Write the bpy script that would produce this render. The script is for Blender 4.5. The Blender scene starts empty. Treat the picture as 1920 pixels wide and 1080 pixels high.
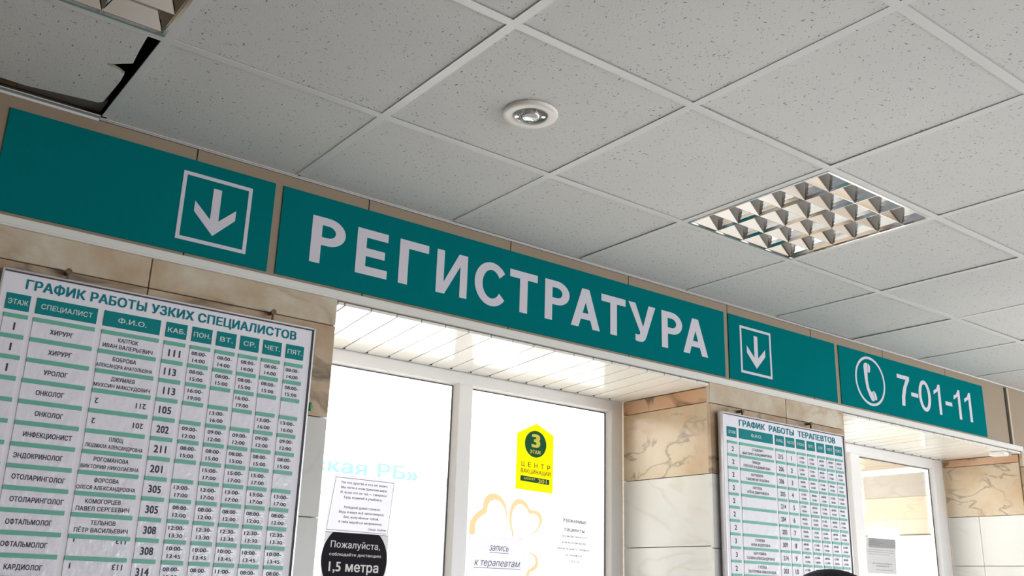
import bpy, bmesh, math, random
import numpy as np
from mathutils import Vector, Matrix
from mathutils.geometry import delaunay_2d_cdt

random.seed(7)
S = bpy.context.scene
C = S.collection
EYE = 1.6                     # camera height above the floor; z values below are relative to the eye
H = 1.25                      # ceiling height above the eye

# ------------------------------------------------------------------ camera
cam = bpy.data.cameras.new('camera')
cam.sensor_width = 36.0
cam.lens = 1805.75 * 36.0 / 1920.0
cam.clip_start = 0.05
camo = bpy.data.objects.new('camera', cam)
C.objects.link(camo)
right = Vector((0.79384, -0.60735, 0.03056)); up = Vector((-0.20611, -0.22143, 0.95314)); fwd = Vector((0.57213, 0.76295, 0.30097))
m = Matrix((right, up, -fwd)).transposed().to_4x4()
m.translation = (0, 0, EYE)
camo.matrix_world = m
S.camera = camo

# ------------------------------------------------------------------ world, light, exposure
S.view_settings.view_transform = 'Standard'
S.view_settings.look = 'None'
S.view_settings.exposure = 0.0
S.view_settings.gamma = 1.0
S.view_settings.use_curve_mapping = False
w = bpy.data.worlds.new('overcast'); S.world = w; w.use_nodes = True
w.node_tree.nodes['Background'].inputs[0].default_value = (0.90, 0.95, 1.0, 1)
w.node_tree.nodes['Background'].inputs[1].default_value = 1.5
S.cycles.max_bounces = 10
S.cycles.diffuse_bounces = 5
S.cycles.glossy_bounces = 6
S.cycles.transparent_max_bounces = 16
S.cycles.caustics_reflective = False
S.cycles.caustics_refractive = False
S.cycles.sample_clamp_indirect = 6.0
S.cycles.use_denoising = True


def area(name, loc, rot, sx, sy, power, col):
    l = bpy.data.lights.new(name, 'AREA'); l.shape = 'RECTANGLE'; l.size = sx; l.size_y = sy
    l.energy = power; l.color = col
    o = bpy.data.objects.new(name, l); o.location = (loc[0], loc[1], loc[2] + EYE); o.rotation_euler = rot
    C.objects.link(o)
    return o


P2_ = math.pi / 2
# daylight coming through the registry's far windows
area('daylight_registry', (2.9, 7.85, -0.1), (-P2_, 0, 0), 6.2, 2.3, 440, (1.0, 0.985, 0.97))
# added fill light under the registry ceiling, brightens its floor and the soffits
area('registry_fill_light', (2.9, 5.6, 1.22), (0, 0, 0), 6.0, 3.6, 500, (1.0, 0.98, 0.95))
# daylight through the lobby windows (behind the viewer, right half) and through the entrance glazing on the right
area('daylight_lobby_back', (6.6, -4.93, -0.4), (P2_, 0, 0), 5.8, 1.7, 250, (0.88, 0.94, 1.0))
area('daylight_entrance', (12.93, -1.0, -0.4), (0, P2_, 0), 1.9, 5.0, 210, (0.96, 0.97, 1.0))

# ------------------------------------------------------------------ materials


def new_mat(name):
    mt = bpy.data.materials.new(name); mt.use_nodes = True
    nt = mt.node_tree
    return mt, nt, nt.nodes['Principled BSDF']


def N(nt, t, **k):
    n = nt.nodes.new(t)
    for a, b in k.items():
        setattr(n, a, b)
    return n


def mat(name, col, rough=0.6, metal=0.0, var=0.05, coat=0.0, scale=6.0, bump=0.0, bscale=60.0, spec=0.5):
    mt, nt, b = new_mat(name)
    tc = N(nt, 'ShaderNodeTexCoord'); nz = N(nt, 'ShaderNodeTexNoise'); nz.inputs['Scale'].default_value = scale
    nt.links.new(tc.outputs['Object'], nz.inputs['Vector'])
    mx = N(nt, 'ShaderNodeMix', data_type='RGBA')
    mx.inputs['A'].default_value = (*[c * (1 - var) for c in col], 1)
    mx.inputs['B'].default_value = (*[min(1, c * (1 + var)) for c in col], 1)
    nt.links.new(nz.outputs['Fac'], mx.inputs['Factor'])
    nt.links.new(mx.outputs['Result'], b.inputs['Base Color'])
    b.inputs['Roughness'].default_value = rough; b.inputs['Metallic'].default_value = metal
    b.inputs['Coat Weight'].default_value = coat
    b.inputs['Coat Roughness'].default_value = 0.08
    b.inputs['Specular IOR Level'].default_value = spec
    if bump:
        n2 = N(nt, 'ShaderNodeTexNoise'); n2.inputs['Scale'].default_value = bscale
        nt.links.new(tc.outputs['Object'], n2.inputs['Vector'])
        bp = N(nt, 'ShaderNodeBump'); bp.inputs['Strength'].default_value = bump; bp.inputs['Distance'].default_value = 0.01
        nt.links.new(n2.outputs['Fac'], bp.inputs['Height'])
        nt.links.new(bp.outputs['Normal'], b.inputs['Normal'])
        nt.links.new(bp.outputs['Normal'], b.inputs['Coat Normal'])
    return mt


def offset_coords(nt, mult=37.0):
    tc = N(nt, 'ShaderNodeTexCoord'); oi = N(nt, 'ShaderNodeObjectInfo')
    mu = N(nt, 'ShaderNodeMath', operation='MULTIPLY'); mu.inputs[1].default_value = mult
    nt.links.new(oi.outputs['Random'], mu.inputs[0])
    ad = N(nt, 'ShaderNodeVectorMath', operation='ADD')
    nt.links.new(tc.outputs['Object'], ad.inputs[0]); nt.links.new(mu.outputs[0], ad.inputs[1])
    return ad.outputs[0]


def ceiling_tile_mat():
    mt, nt, b = new_mat('fissured_mineral_tile')
    co = offset_coords(nt)
    masks = []
    for ang, sc, sx, thr, gate in ((0.3, 42, 0.33, 0.092, 0.62), (1.6, 42, 0.33, 0.09, 0.66), (2.4, 50, 0.4, 0.09, 0.62), (0.9, 70, 1.0, 0.13, 0.52)):
        mp = N(nt, 'ShaderNodeMapping'); mp.inputs['Rotation'].default_value = (0, 0, ang)
        nt.links.new(co, mp.inputs['Vector'])
        mp2 = N(nt, 'ShaderNodeMapping'); mp2.inputs['Scale'].default_value = (sx, 1, 1)
        nt.links.new(mp.outputs[0], mp2.inputs['Vector'])
        vo = N(nt, 'ShaderNodeTexVoronoi', voronoi_dimensions='2D'); vo.inputs['Scale'].default_value = sc
        nt.links.new(mp2.outputs[0], vo.inputs['Vector'])
        lt = N(nt, 'ShaderNodeMapRange'); lt.inputs['From Min'].default_value = thr * 0.5; lt.inputs['From Max'].default_value = thr
        lt.inputs['To Min'].default_value = 1; lt.inputs['To Max'].default_value = 0
        nt.links.new(vo.outputs['Distance'], lt.inputs['Value'])
        sp = N(nt, 'ShaderNodeSeparateColor'); nt.links.new(vo.outputs['Color'], sp.inputs[0])
        gt = N(nt, 'ShaderNodeMath', operation='GREATER_THAN'); gt.inputs[1].default_value = gate
        nt.links.new(sp.outputs[0], gt.inputs[0])
        mu = N(nt, 'ShaderNodeMath', operation='MULTIPLY'); nt.links.new(lt.outputs[0], mu.inputs[0]); nt.links.new(gt.outputs[0], mu.inputs[1])
        mu2 = N(nt, 'ShaderNodeMath', operation='MULTIPLY'); nt.links.new(mu.outputs[0], mu2.inputs[0]); nt.links.new(sp.outputs[1], mu2.inputs[1])
        masks.append(mu2.outputs[0])
    cur = masks[0]
    for k in masks[1:]:
        mxm = N(nt, 'ShaderNodeMath', operation='MAXIMUM'); nt.links.new(cur, mxm.inputs[0]); nt.links.new(k, mxm.inputs[1]); cur = mxm.outputs[0]
    nz = N(nt, 'ShaderNodeTexNoise'); nz.inputs['Scale'].default_value = 3.0; nt.links.new(co, nz.inputs['Vector'])
    base = N(nt, 'ShaderNodeMix', data_type='RGBA')
    base.inputs['A'].default_value = (0.68, 0.695, 0.70, 1); base.inputs['B'].default_value = (0.74, 0.745, 0.745, 1)
    nt.links.new(nz.outputs['Fac'], base.inputs['Factor'])
    mx = N(nt, 'ShaderNodeMix', data_type='RGBA'); mx.inputs['B'].default_value = (0.16, 0.16, 0.15, 1)
    nt.links.new(base.outputs['Result'], mx.inputs['A']); nt.links.new(cur, mx.inputs['Factor'])
    nt.links.new(mx.outputs['Result'], b.inputs['Base Color'])
    b.inputs['Roughness'].default_value = 0.95; b.inputs['Specular IOR Level'].default_value = 0.1
    n3 = N(nt, 'ShaderNodeTexNoise'); n3.inputs['Scale'].default_value = 260; nt.links.new(co, n3.inputs['Vector'])
    sb = N(nt, 'ShaderNodeMath', operation='SUBTRACT'); nt.links.new(n3.outputs['Fac'], sb.inputs[0]); nt.links.new(cur, sb.inputs[1])
    bp = N(nt, 'ShaderNodeBump'); bp.inputs['Strength'].default_value = 0.25; bp.inputs['Distance'].default_value = 0.002
    nt.links.new(sb.outputs[0], bp.inputs['Height']); nt.links.new(bp.outputs['Normal'], b.inputs['Normal'])
    return mt


def marble(name, c1, c2, vein, vstr=0.8, rough=0.25, vscale=2.2, patch=2.0, vwidth=0.035, coat=0.0):
    mt, nt, b = new_mat(name)
    co = offset_coords(nt)
    n1 = N(nt, 'ShaderNodeTexNoise'); n1.inputs['Scale'].default_value = patch; n1.inputs['Detail'].default_value = 5; n1.inputs['Roughness'].default_value = 0.6
    nt.links.new(co, n1.inputs['Vector'])
    r1 = N(nt, 'ShaderNodeMapRange'); r1.inputs['From Min'].default_value = 0.35; r1.inputs['From Max'].default_value = 0.68
    nt.links.new(n1.outputs['Fac'], r1.inputs['Value'])
    mx = N(nt, 'ShaderNodeMix', data_type='RGBA'); mx.inputs['A'].default_value = (*c1, 1); mx.inputs['B'].default_value = (*c2, 1)
    nt.links.new(r1.outputs[0], mx.inputs['Factor'])
    # veins: thin bands where a warped noise crosses 0.5
    mp = N(nt, 'ShaderNodeMapping'); mp.inputs['Rotation'].default_value = (0.4, 0.7, 0.5); mp.inputs['Scale'].default_value = (1.0, 1.0, 2.0)
    nt.links.new(co, mp.inputs['Vector'])
    n2 = N(nt, 'ShaderNodeTexNoise'); n2.inputs['Scale'].default_value = vscale; n2.inputs['Detail'].default_value = 4; n2.inputs['Distortion'].default_value = 0.6
    nt.links.new(mp.outputs[0], n2.inputs['Vector'])
    sb = N(nt, 'ShaderNodeMath', operation='SUBTRACT'); sb.inputs[1].default_value = 0.5; nt.links.new(n2.outputs['Fac'], sb.inputs[0])
    ab = N(nt, 'ShaderNodeMath', operation='ABSOLUTE'); nt.links.new(sb.outputs[0], ab.inputs[0])
    r2 = N(nt, 'ShaderNodeMapRange'); r2.inputs['From Min'].default_value = 0.0; r2.inputs['From Max'].default_value = vwidth
    r2.inputs['To Min'].default_value = vstr; r2.inputs['To Max'].default_value = 0
    nt.links.new(ab.outputs[0], r2.inputs['Value'])
    n3 = N(nt, 'ShaderNodeTexNoise'); n3.inputs['Scale'].default_value = 4.5; nt.links.new(co, n3.inputs['Vector'])
    r3 = N(nt, 'ShaderNodeMapRange'); r3.inputs['From Min'].default_value = 0.38; r3.inputs['From Max'].default_value = 0.58
    nt.links.new(n3.outputs['Fac'], r3.inputs['Value'])
    mu = N(nt, 'ShaderNodeMath', operation='MULTIPLY'); nt.links.new(r2.outputs[0], mu.inputs[0]); nt.links.new(r3.outputs[0], mu.inputs[1])
    m2 = N(nt, 'ShaderNodeMix', data_type='RGBA'); m2.inputs['B'].default_value = (*vein, 1)
    nt.links.new(mx.outputs['Result'], m2.inputs['A']); nt.links.new(mu.outputs[0], m2.inputs['Factor'])
    nt.links.new(m2.outputs['Result'], b.inputs['Base Color'])
    b.inputs['Roughness'].default_value = rough
    b.inputs['Specular IOR Level'].default_value = 0.35
    return mt


def glass_mat(name, tint, gloss=1.0):
    mt, nt, b = new_mat(name)
    nt.nodes.remove(b)
    out = [n for n in nt.nodes if n.type == 'OUTPUT_MATERIAL'][0]
    tr = N(nt, 'ShaderNodeBsdfTransparent'); tr.inputs[0].default_value = (*tint, 1)
    gl = N(nt, 'ShaderNodeBsdfGlossy'); gl.inputs['Roughness'].default_value = 0.02
    fr = N(nt, 'ShaderNodeFresnel'); fr.inputs[0].default_value = 1.45
    mu = N(nt, 'ShaderNodeMath', operation='MULTIPLY'); mu.inputs[1].default_value = gloss; nt.links.new(fr.outputs[0], mu.inputs[0])
    mx = N(nt, 'ShaderNodeMixShader')
    nt.links.new(mu.outputs[0], mx.inputs[0]); nt.links.new(tr.outputs[0], mx.inputs[1]); nt.links.new(gl.outputs[0], mx.inputs[2])
    nt.links.new(mx.outputs[0], out.inputs[0])
    return mt


def film(name, col, through, opaque=0.5, rough=0.4):
    """paper or vinyl stuck to glass: some light from behind is tinted and passes, the rest reflects"""
    mt, nt, b = new_mat(name)
    out = [n for n in nt.nodes if n.type == 'OUTPUT_MATERIAL'][0]
    tc = N(nt, 'ShaderNodeTexCoord'); nz = N(nt, 'ShaderNodeTexNoise'); nz.inputs['Scale'].default_value = 14
    nt.links.new(tc.outputs['Object'], nz.inputs['Vector'])
    mr = N(nt, 'ShaderNodeMapRange'); mr.inputs['To Min'].default_value = 0.92; mr.inputs['To Max'].default_value = 1.0
    nt.links.new(nz.outputs['Fac'], mr.inputs['Value'])
    ml = N(nt, 'ShaderNodeVectorMath', operation='SCALE'); ml.inputs[0].default_value = col
    nt.links.new(mr.outputs[0], ml.inputs['Scale']); nt.links.new(ml.outputs[0], b.inputs['Base Color'])
    b.inputs['Roughness'].default_value = rough
    tr = N(nt, 'ShaderNodeBsdfTranslucent'); tr.inputs[0].default_value = (*through, 1)
    b.inputs['Specular IOR Level'].default_value = 0.15
    mx = N(nt, 'ShaderNodeMixShader'); mx.inputs[0].default_value = opaque
    nt.links.new(tr.outputs[0], mx.inputs[1]); nt.links.new(b.outputs[0], mx.inputs[2]); nt.links.new(mx.outputs[0], out.inputs[0])
    return mt


M = dict(
    tile=ceiling_tile_mat(),
    tile_edge=mat('tile_edge_cream', (0.36, 0.32, 0.24), 0.9),
    tee=mat('white_grid_steel', (0.74, 0.75, 0.76), 0.38, var=0.02),
    teal=mat('teal_sign_vinyl', (0.0015, 0.170, 0.182), 0.6, var=0.04, spec=0.0),
    vinyl=mat('white_vinyl_lettering', (0.66, 0.635, 0.71), 0.6, var=0.02),
    beige=mat('beige_cladding', (0.32, 0.245, 0.17), 0.55, var=0.08, scale=2.5),
    gap=mat('dark_joint', (0.05, 0.04, 0.03), 0.9),
    trim=mat('white_plastic_trim', (0.78, 0.77, 0.74), 0.35, var=0.02),
    pvc=mat('cream_white_ceiling_plastic', (0.86, 0.84, 0.79), 0.14, var=0.02, coat=0.0, spec=0.36),
    pvcgap=mat('soffit_groove', (0.16, 0.14, 0.12), 0.8),
    frame=mat('white_window_plastic', (0.86, 0.85, 0.86), 0.3, var=0.01),
    gasket=mat('black_rubber', (0.015, 0.015, 0.018), 0.5),
    slab_top=marble('grey_beige_marble', (0.50, 0.37, 0.24), (0.68, 0.62, 0.51), (0.33, 0.19, 0.10), 0.6, 0.3, 3.2, 6.0, 0.05),
    slab_orange=marble('orange_marble', (0.60, 0.33, 0.19), (0.66, 0.45, 0.30), (0.17, 0.11, 0.06), 0.9, 0.3, 2.6, 2.6, 0.045),
    slab_brown=marble('brown_veined_marble', (0.44, 0.30, 0.19), (0.66, 0.52, 0.38), (0.16, 0.13, 0.10), 0.85, 0.2, 3.4, 5.0, 0.06),
    slab_cream=marble('cream_veined_marble', (0.56, 0.40, 0.25), (0.65, 0.56, 0.43), (0.26, 0.20, 0.14), 0.8, 0.22, 4.2, 4.5, 0.035),
    slab_white=marble('white_marble', (0.68, 0.67, 0.64), (0.76, 0.76, 0.75), (0.60, 0.56, 0.50), 0.5, 0.22, 1.2, 1.5, 0.02),
    joint=mat('marble_joint', (0.42, 0.36, 0.28), 0.9),
    board=mat('white_board_plastic', (0.87, 0.855, 0.93), 0.38, var=0.02),
    slip=mat('glossy_paper_pocket', (0.86, 0.845, 0.93), 0.30, var=0.03, coat=0.35, bump=0.25, bscale=35),
    header=mat('teal_header_tile', (0.006, 0.24, 0.255), 0.5, var=0.03, spec=0.1),
    header_text=mat('pale_header_lettering', (0.66, 0.72, 0.74), 0.5),
    teal_text=mat('teal_lettering', (0.006, 0.22, 0.28), 0.6, spec=0.1),
    bar=mat('mint_strip', (0.14, 0.48, 0.37), 0.35, var=0.05),
    ink=mat('dark_violet_ink', (0.035, 0.028, 0.08), 0.6),
    alu=mat('brushed_aluminium', (0.62, 0.62, 0.66), 0.33, metal=0.9, var=0.04),
    darkline=mat('board_edge_dark_line', (0.04, 0.035, 0.05), 0.5),
    mirror=mat('polished_aluminium_louvre', (0.74, 0.74, 0.74), 0.07, metal=1.0, var=0.03),
    chrome=mat('bright_chrome', (0.9, 0.9, 0.9), 0.12, metal=1.0, var=0.0),
    housing=mat('lamp_housing_white', (0.6, 0.6, 0.6), 0.4),
    tube=mat('unlit_white_tube', (0.82, 0.82, 0.82), 0.15, var=0.0),
    screw=mat('rusty_steel', (0.16, 0.11, 0.08), 0.5, metal=0.6, var=0.3, scale=80),
    sensor=mat('ivory_plastic', (0.90, 0.87, 0.84), 0.35, var=0.02),
    sensor_grey=mat('grey_reflector', (0.36, 0.37, 0.36), 0.25, metal=0.5),
    lens=glass_mat('clear_lens', (0.80, 0.80, 0.80), 2.5),
    pane=glass_mat('window_glass', (0.97, 0.98, 0.98), 0.6),
    wall=mat('white_painted_wall', (0.84, 0.83, 0.80), 0.8, var=0.02),
    lobbywall=mat('pale_peach_wall', (0.84, 0.71, 0.57), 0.6, var=0.1, scale=1.5),
    floor=mat('grey_beige_stone_floor', (0.54, 0.50, 0.45), 0.3, var=0.12, scale=4),
    plenum=mat('raw_plaster', (0.20, 0.17, 0.15), 0.95, var=0.2),
    black=mat('plenum_dark', (0.02, 0.018, 0.022), 0.95),
    olive=mat('olive_metal', (0.16, 0.13, 0.05), 0.5, metal=0.3, var=0.2),
    bulkhead=mat('beige_partition', (0.32, 0.27, 0.20), 0.5, var=0.05),
    grey_panel=mat('grey_beige_panel', (0.27, 0.25, 0.22), 0.35, var=0.05),
    peach_panel=mat('peach_veneer', (0.42, 0.34, 0.25), 0.3, var=0.12, scale=3),
    yellow=film('yellow_vinyl', (0.80, 0.72, 0.0), (0.71, 0.62, 0.0), 0.35),
    green=film('dark_green_print', (0.01, 0.12, 0.05), (0.0, 0.01, 0.0), 0.9),
    green_text=film('olive_green_print', (0.10, 0.11, 0.01), (0.01, 0.01, 0.0), 0.9),
    yellow_text=film('yellow_print', (1.0, 0.92, 0.14), (0.7, 0.62, 0.08), 0.8),
    paper=film('white_paper_sheet', (0.80, 0.80, 0.83), (0.58, 0.58, 0.62), 0.35),
    paper_clear=film('thin_white_film', (0.85, 0.85, 0.88), (0.66, 0.66, 0.68), 0.25),
    paper_grey=film('grey_backed_sheet', (0.62, 0.62, 0.63), (0.52, 0.52, 0.53), 0.4),
    print_ink=film('print_ink', (0.10, 0.09, 0.14), (0.02, 0.02, 0.04), 0.75),
    print_pale=film('pale_grey_print', (0.20, 0.20, 0.23), (0.10, 0.10, 0.11), 0.8),
    sticker_black=film('black_sticker', (0.010, 0.007, 0.014), (0.001, 0.001, 0.001), 0.95, 0.6),
    sticker_text=film('sticker_white_print', (0.92, 0.90, 0.93), (0.05, 0.05, 0.05), 0.8),
    cyan=film('pale_cyan_vinyl', (0.5, 0.8, 0.85), (0.130, 0.222, 0.248), 0.05),
    cyan2=film('fainter_cyan_vinyl', (0.6, 0.85, 0.88), (0.245, 0.28, 0.285), 0.05),
    orange=film('peach_orange_vinyl', (0.75, 0.42, 0.22), (0.40, 0.21, 0.125), 0.35),
    pink=film('faint_pink_vinyl', (0.8, 0.5, 0.5), (0.28, 0.235, 0.235), 0.1),
    clip=mat('green_plastic', (0.02, 0.25, 0.06), 0.35),
    navy=mat('dark_navy_knit', (0.008, 0.008, 0.018), 0.9, bump=0.5, bscale=240, var=0.3, scale=90),
    coat=mat('dark_coat_cloth', (0.03, 0.03, 0.04), 0.85, var=0.2),
    trousers=mat('charcoal_cloth', (0.04, 0.04, 0.045), 0.85, var=0.2),
    skin=mat('skin', (0.62, 0.40, 0.30), 0.5),
    hair=mat('dark_hair', (0.05, 0.035, 0.025), 0.6),
    shoe=mat('black_leather', (0.01, 0.01, 0.01), 0.35),
)

# ------------------------------------------------------------------ helpers
ORG = {}


def tag(o, label=None, cat=None, group=None, kind=None):
    if label: o['label'] = label
    if cat: o['category'] = cat
    if group: o['group'] = group
    if kind: o['kind'] = kind
    return o


def place(o, parent, origin):
    origin = Vector(origin)
    ORG[o.name] = origin
    if parent is None:
        o.location = (origin.x, origin.y, origin.z + EYE)
    else:
        o.parent = parent
        o.location = origin - ORG[parent.name]
    C.objects.link(o)
    return o


def thing(name, origin, label=None, cat=None, group=None, kind=None, parent=None):
    o = bpy.data.objects.new(name, None)
    o.empty_display_size = 0.05
    place(o, parent, origin)
    return tag(o, label, cat, group, kind)


def finish(name, bm, mats, parent=None, origin=None, smooth=False):
    if not isinstance(mats, (list, tuple)): mats = [mats]
    if origin is None:
        xs = [v.co for v in bm.verts]
        lo = Vector([min(c[i] for c in xs) for i in range(3)]); hi = Vector([max(c[i] for c in xs) for i in range(3)])
        origin = Vector(((lo.x + hi.x) / 2, (lo.y + hi.y) / 2, lo.z))
    origin = Vector(origin)
    for v in bm.verts: v.co -= origin
    me = bpy.data.meshes.new(name)
    bm.normal_update(); bm.to_mesh(me); bm.free()
    for a in mats: me.materials.append(a)
    if smooth:
        for p in me.polygons: p.use_smooth = True
    o = bpy.data.objects.new(name, me)
    return place(o, parent, origin)


def bx(bm, x0, x1, y0, y1, z0, z1, bev=0.0, mi=0):
    vs = [bm.verts.new((x, y, z)) for z in (z0, z1) for y in (y0, y1) for x in (x0, x1)]
    F = [(0, 2, 3, 1), (4, 5, 7, 6), (0, 1, 5, 4), (2, 6, 7, 3), (0, 4, 6, 2), (1, 3, 7, 5)]
    fs = [bm.faces.new([vs[i] for i in f]) for f in F]
    for f in fs: f.material_index = mi
    if bev:
        es = list({e for f in fs for e in f.edges})
        r = bmesh.ops.bevel(bm, geom=es, offset=bev, segments=1, affect='EDGES')
        for f in r['faces']: f.material_index = mi
    return fs


def box(name, x0, x1, y0, y1, z0, z1, mt, parent=None, bev=0.0, origin=None):
    bm = bmesh.new(); bx(bm, x0, x1, y0, y1, z0, z1, bev)
    return finish(name, bm, mt, parent, origin)


def prism(bm, pts, axis, a, b, mi=0):
    """extrude polygon pts (2D) along an axis from a to b. axis 'y': pts are (x,z); 'z': (x,y); 'x': (y,z)"""
    def P(p, t):
        return {'y': (p[0], t, p[1]), 'z': (p[0], p[1], t), 'x': (t, p[0], p[1])}[axis]
    A = [bm.verts.new(P(p, a)) for p in pts]; B = [bm.verts.new(P(p, b)) for p in pts]
    fs = [bm.faces.new(A), bm.faces.new(B[::-1])]
    n = len(pts)
    for i in range(n): fs.append(bm.faces.new((A[i], B[i], B[(i + 1) % n], A[(i + 1) % n])))
    for f in fs: f.material_index = mi
    bmesh.ops.recalc_face_normals(bm, faces=fs)
    return fs


def cyl(bm, c, r, a, b, axis='z', seg=24, r2=None, mi=0):
    r2 = r if r2 is None else r2
    def P(t, u, v):
        return {'z': (c[0] + u, c[1] + v, t), 'y': (c[0] + u, t, c[1] + v), 'x': (t, c[0] + u, c[1] + v)}[axis]
    A = [bm.verts.new(P(a, r * math.cos(2 * math.pi * i / seg), r * math.sin(2 * math.pi * i / seg))) for i in range(seg)]
    B = [bm.verts.new(P(b, r2 * math.cos(2 * math.pi * i / seg), r2 * math.sin(2 * math.pi * i / seg))) for i in range(seg)]
    fs = [bm.faces.new(A), bm.faces.new(B[::-1])]
    for i in range(seg): fs.append(bm.faces.new((A[i], B[i], B[(i + 1) % seg], A[(i + 1) % seg])))
    for f in fs: f.material_index = mi
    bmesh.ops.recalc_face_normals(bm, faces=fs)


# flat outlines (with holes) -> triangles facing -y on a vertical plane
def outline_mesh(loops):
    cu = bpy.data.curves.new('o', 'CURVE'); cu.dimensions = '2D'; cu.fill_mode = 'BOTH'
    for lp in loops:
        sp = cu.splines.new('POLY'); sp.points.add(len(lp) - 1)
        for i, p in enumerate(lp): sp.points[i].co = (p[0], p[1], 0, 1)
        sp.use_cyclic_u = True
    o = bpy.data.objects.new('o', cu)
    me = bpy.data.meshes.new_from_object(o)
    V = [tuple(v.co) for v in me.vertices]; F = [tuple(p.vertices) for p in me.polygons]
    bpy.data.objects.remove(o); bpy.data.curves.remove(cu); bpy.data.meshes.remove(me)
    return V, F


_tc, _adv, _gl = {}, {}, {}


def raw_text(body, res):
    """outline loops of the built-in font, as point arrays and directed edges"""
    cu = bpy.data.curves.new('t', 'FONT'); cu.body = body; cu.size = 1.0; cu.resolution_u = res; cu.fill_mode = 'NONE'
    o = bpy.data.objects.new('t', cu)
    me = bpy.data.meshes.new_from_object(o)
    V = np.array([tuple(v.co)[:2] for v in me.vertices]).reshape(-1, 2)
    adj = {}
    for e in me.edges:
        a, b = e.vertices; adj.setdefault(a, []).append(b); adj.setdefault(b, []).append(a)
    E, seen = [], set()
    for st_ in range(len(V)):
        if st_ in seen or st_ not in adj: continue
        prev, cur, loop = None, st_, []
        while cur not in seen:
            seen.add(cur); loop.append(cur)
            nx = [n for n in adj[cur] if n != prev and n not in seen]
            if not nx: break
            # keep the direction the font stores (ascending indices)
            nxt = cur + 1 if cur + 1 in nx else nx[0]
            prev, cur = cur, nxt
        E += [(loop[q], loop[(q + 1) % len(loop)]) for q in range(len(loop))]
    bpy.data.objects.remove(o); bpy.data.curves.remove(cu); bpy.data.meshes.remove(me)
    return V, E


def span(body):
    V, E = raw_text(body, 2)
    return V[:, 0].max() - V[:, 0].min(), V[:, 0].min()


def advance(ch):
    if ch not in _adv: _adv[ch] = span('H' + ch + 'H')[0] - span('HH')[0]
    return _adv[ch]


def glyph(ch, bold):
    """one letter: outline emboldened by shifted copies, all contours merged into one skin"""
    k = (ch, bold)
    if k in _gl: return _gl[k]
    if ch == ' ':
        _gl[k] = ([], []); return _gl[k]
    V, E = raw_text(ch, 3)
    sh = [(0, 0)] if bold <= 0 else [(-bold, -bold * .6), (bold, -bold * .6 + 1e-4), (-bold + 1e-4, bold * .6), (bold - 1e-4, bold * .6 + 1e-4)]
    pts, ed, loops = [], [], []
    for (dx, dy) in sh:
        n0 = len(pts)
        W = V + np.array([dx, dy])
        pts += [Vector((float(p[0]), float(p[1]))) for p in W]
        ed += [(a + n0, b + n0) for a, b in E]
        loops.append((W[[a for a, b in E]], W[[b for a, b in E]]))
    nv, _, nf, _, _, _ = delaunay_2d_cdt(pts, ed, [], 0, 1e-6)
    Q = np.array([v[:] for v in nv])
    keep = []
    for f in nf:
        c = Q[list(f)].mean(0)
        for A, B in loops:                  # non-zero winding rule
            side = (B[:, 0] - A[:, 0]) * (c[1] - A[:, 1]) - (B[:, 1] - A[:, 1]) * (c[0] - A[:, 0])
            wn = ((A[:, 1] <= c[1]) & (B[:, 1] > c[1]) & (side > 0)).sum() - ((A[:, 1] > c[1]) & (B[:, 1] <= c[1]) & (side < 0)).sum()
            if wn != 0:
                keep.append(tuple(f)); break
    used = sorted({i for f in keep for i in f}); mp = {o: n for n, o in enumerate(used)}
    _gl[k] = ([(float(Q[i][0]), float(Q[i][1])) for i in used], [tuple(mp[i] for i in f) for f in keep])
    return _gl[k]


def text_mesh(s, bold=0.0, shear=0.0, space=1.0):
    k = (s, bold, shear, space)
    if k in _tc: return _tc[k]
    V, F, x = [], [], 0.0
    for ch in s:
        gv, gf = glyph(ch, bold); n0 = len(V)
        V += [(x + p[0] + shear * p[1], p[1], 0) for p in gv]
        F += [tuple(i + n0 for i in f) for f in gf]
        x += advance(ch) * space + bold * .8
    _tc[k] = (V, F)
    return _tc[k]


def put_flat(bm, VF, y, fx, fz, mi=0):
    V, F = VF
    vs = [bm.verts.new((fx(v), y, fz(v))) for v in V]
    for f in F:
        try:
            fc = bm.faces.new([vs[i] for i in f]); fc.material_index = mi
            fc.normal_update()
            if fc.normal.y > 0: fc.normal_flip()
        except ValueError:
            pass


CAP = 0.727


def text(bm, s, y, x, z, cap, align='c', width=None, bold=0.012, shear=0.0, flip=False, space=1.0, mi=0, slope=0.0):
    """s standing on baseline z with capital height cap; width squeezes it; flip = upside down"""
    VF = text_mesh(s, bold, shear, space)
    V, F = VF
    if not V: return
    xs = [v[0] for v in V]; x0, x1 = min(xs), max(xs)
    sc = cap / CAP; sx = sc if width is None else width / (x1 - x0)
    W = (x1 - x0) * sx
    st = {'c': x - W / 2, 'l': x, 'r': x - W}[align]
    if not flip:
        put_flat(bm, VF, y, lambda v: st + (v[0] - x0) * sx, lambda v: z + v[1] * sc + slope * ((v[0] - x0) * sx - W / 2), mi)
    else:
        put_flat(bm, VF, y, lambda v: st + W - (v[0] - x0) * sx, lambda v: z + cap - v[1] * sc, mi)


def rect(bm, x0, x1, z0, z1, y, mi=0):
    put_flat(bm, ([(x0, z0, 0), (x1, z0, 0), (x1, z1, 0), (x0, z1, 0)], [(0, 1, 2, 3)]), y, lambda v: v[0], lambda v: v[1], mi)


def flat(bm, loops, y, mi=0):
    put_flat(bm, outline_mesh(loops), y, lambda v: v[0], lambda v: v[1], mi)


def arc(cx, cz, rx, rz, a0, a1, n=20):
    return [(cx + rx * math.cos(math.radians(a0 + (a1 - a0) * i / n)), cz + rz * math.sin(math.radians(a0 + (a1 - a0) * i / n))) for i in range(n + 1)]


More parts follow.
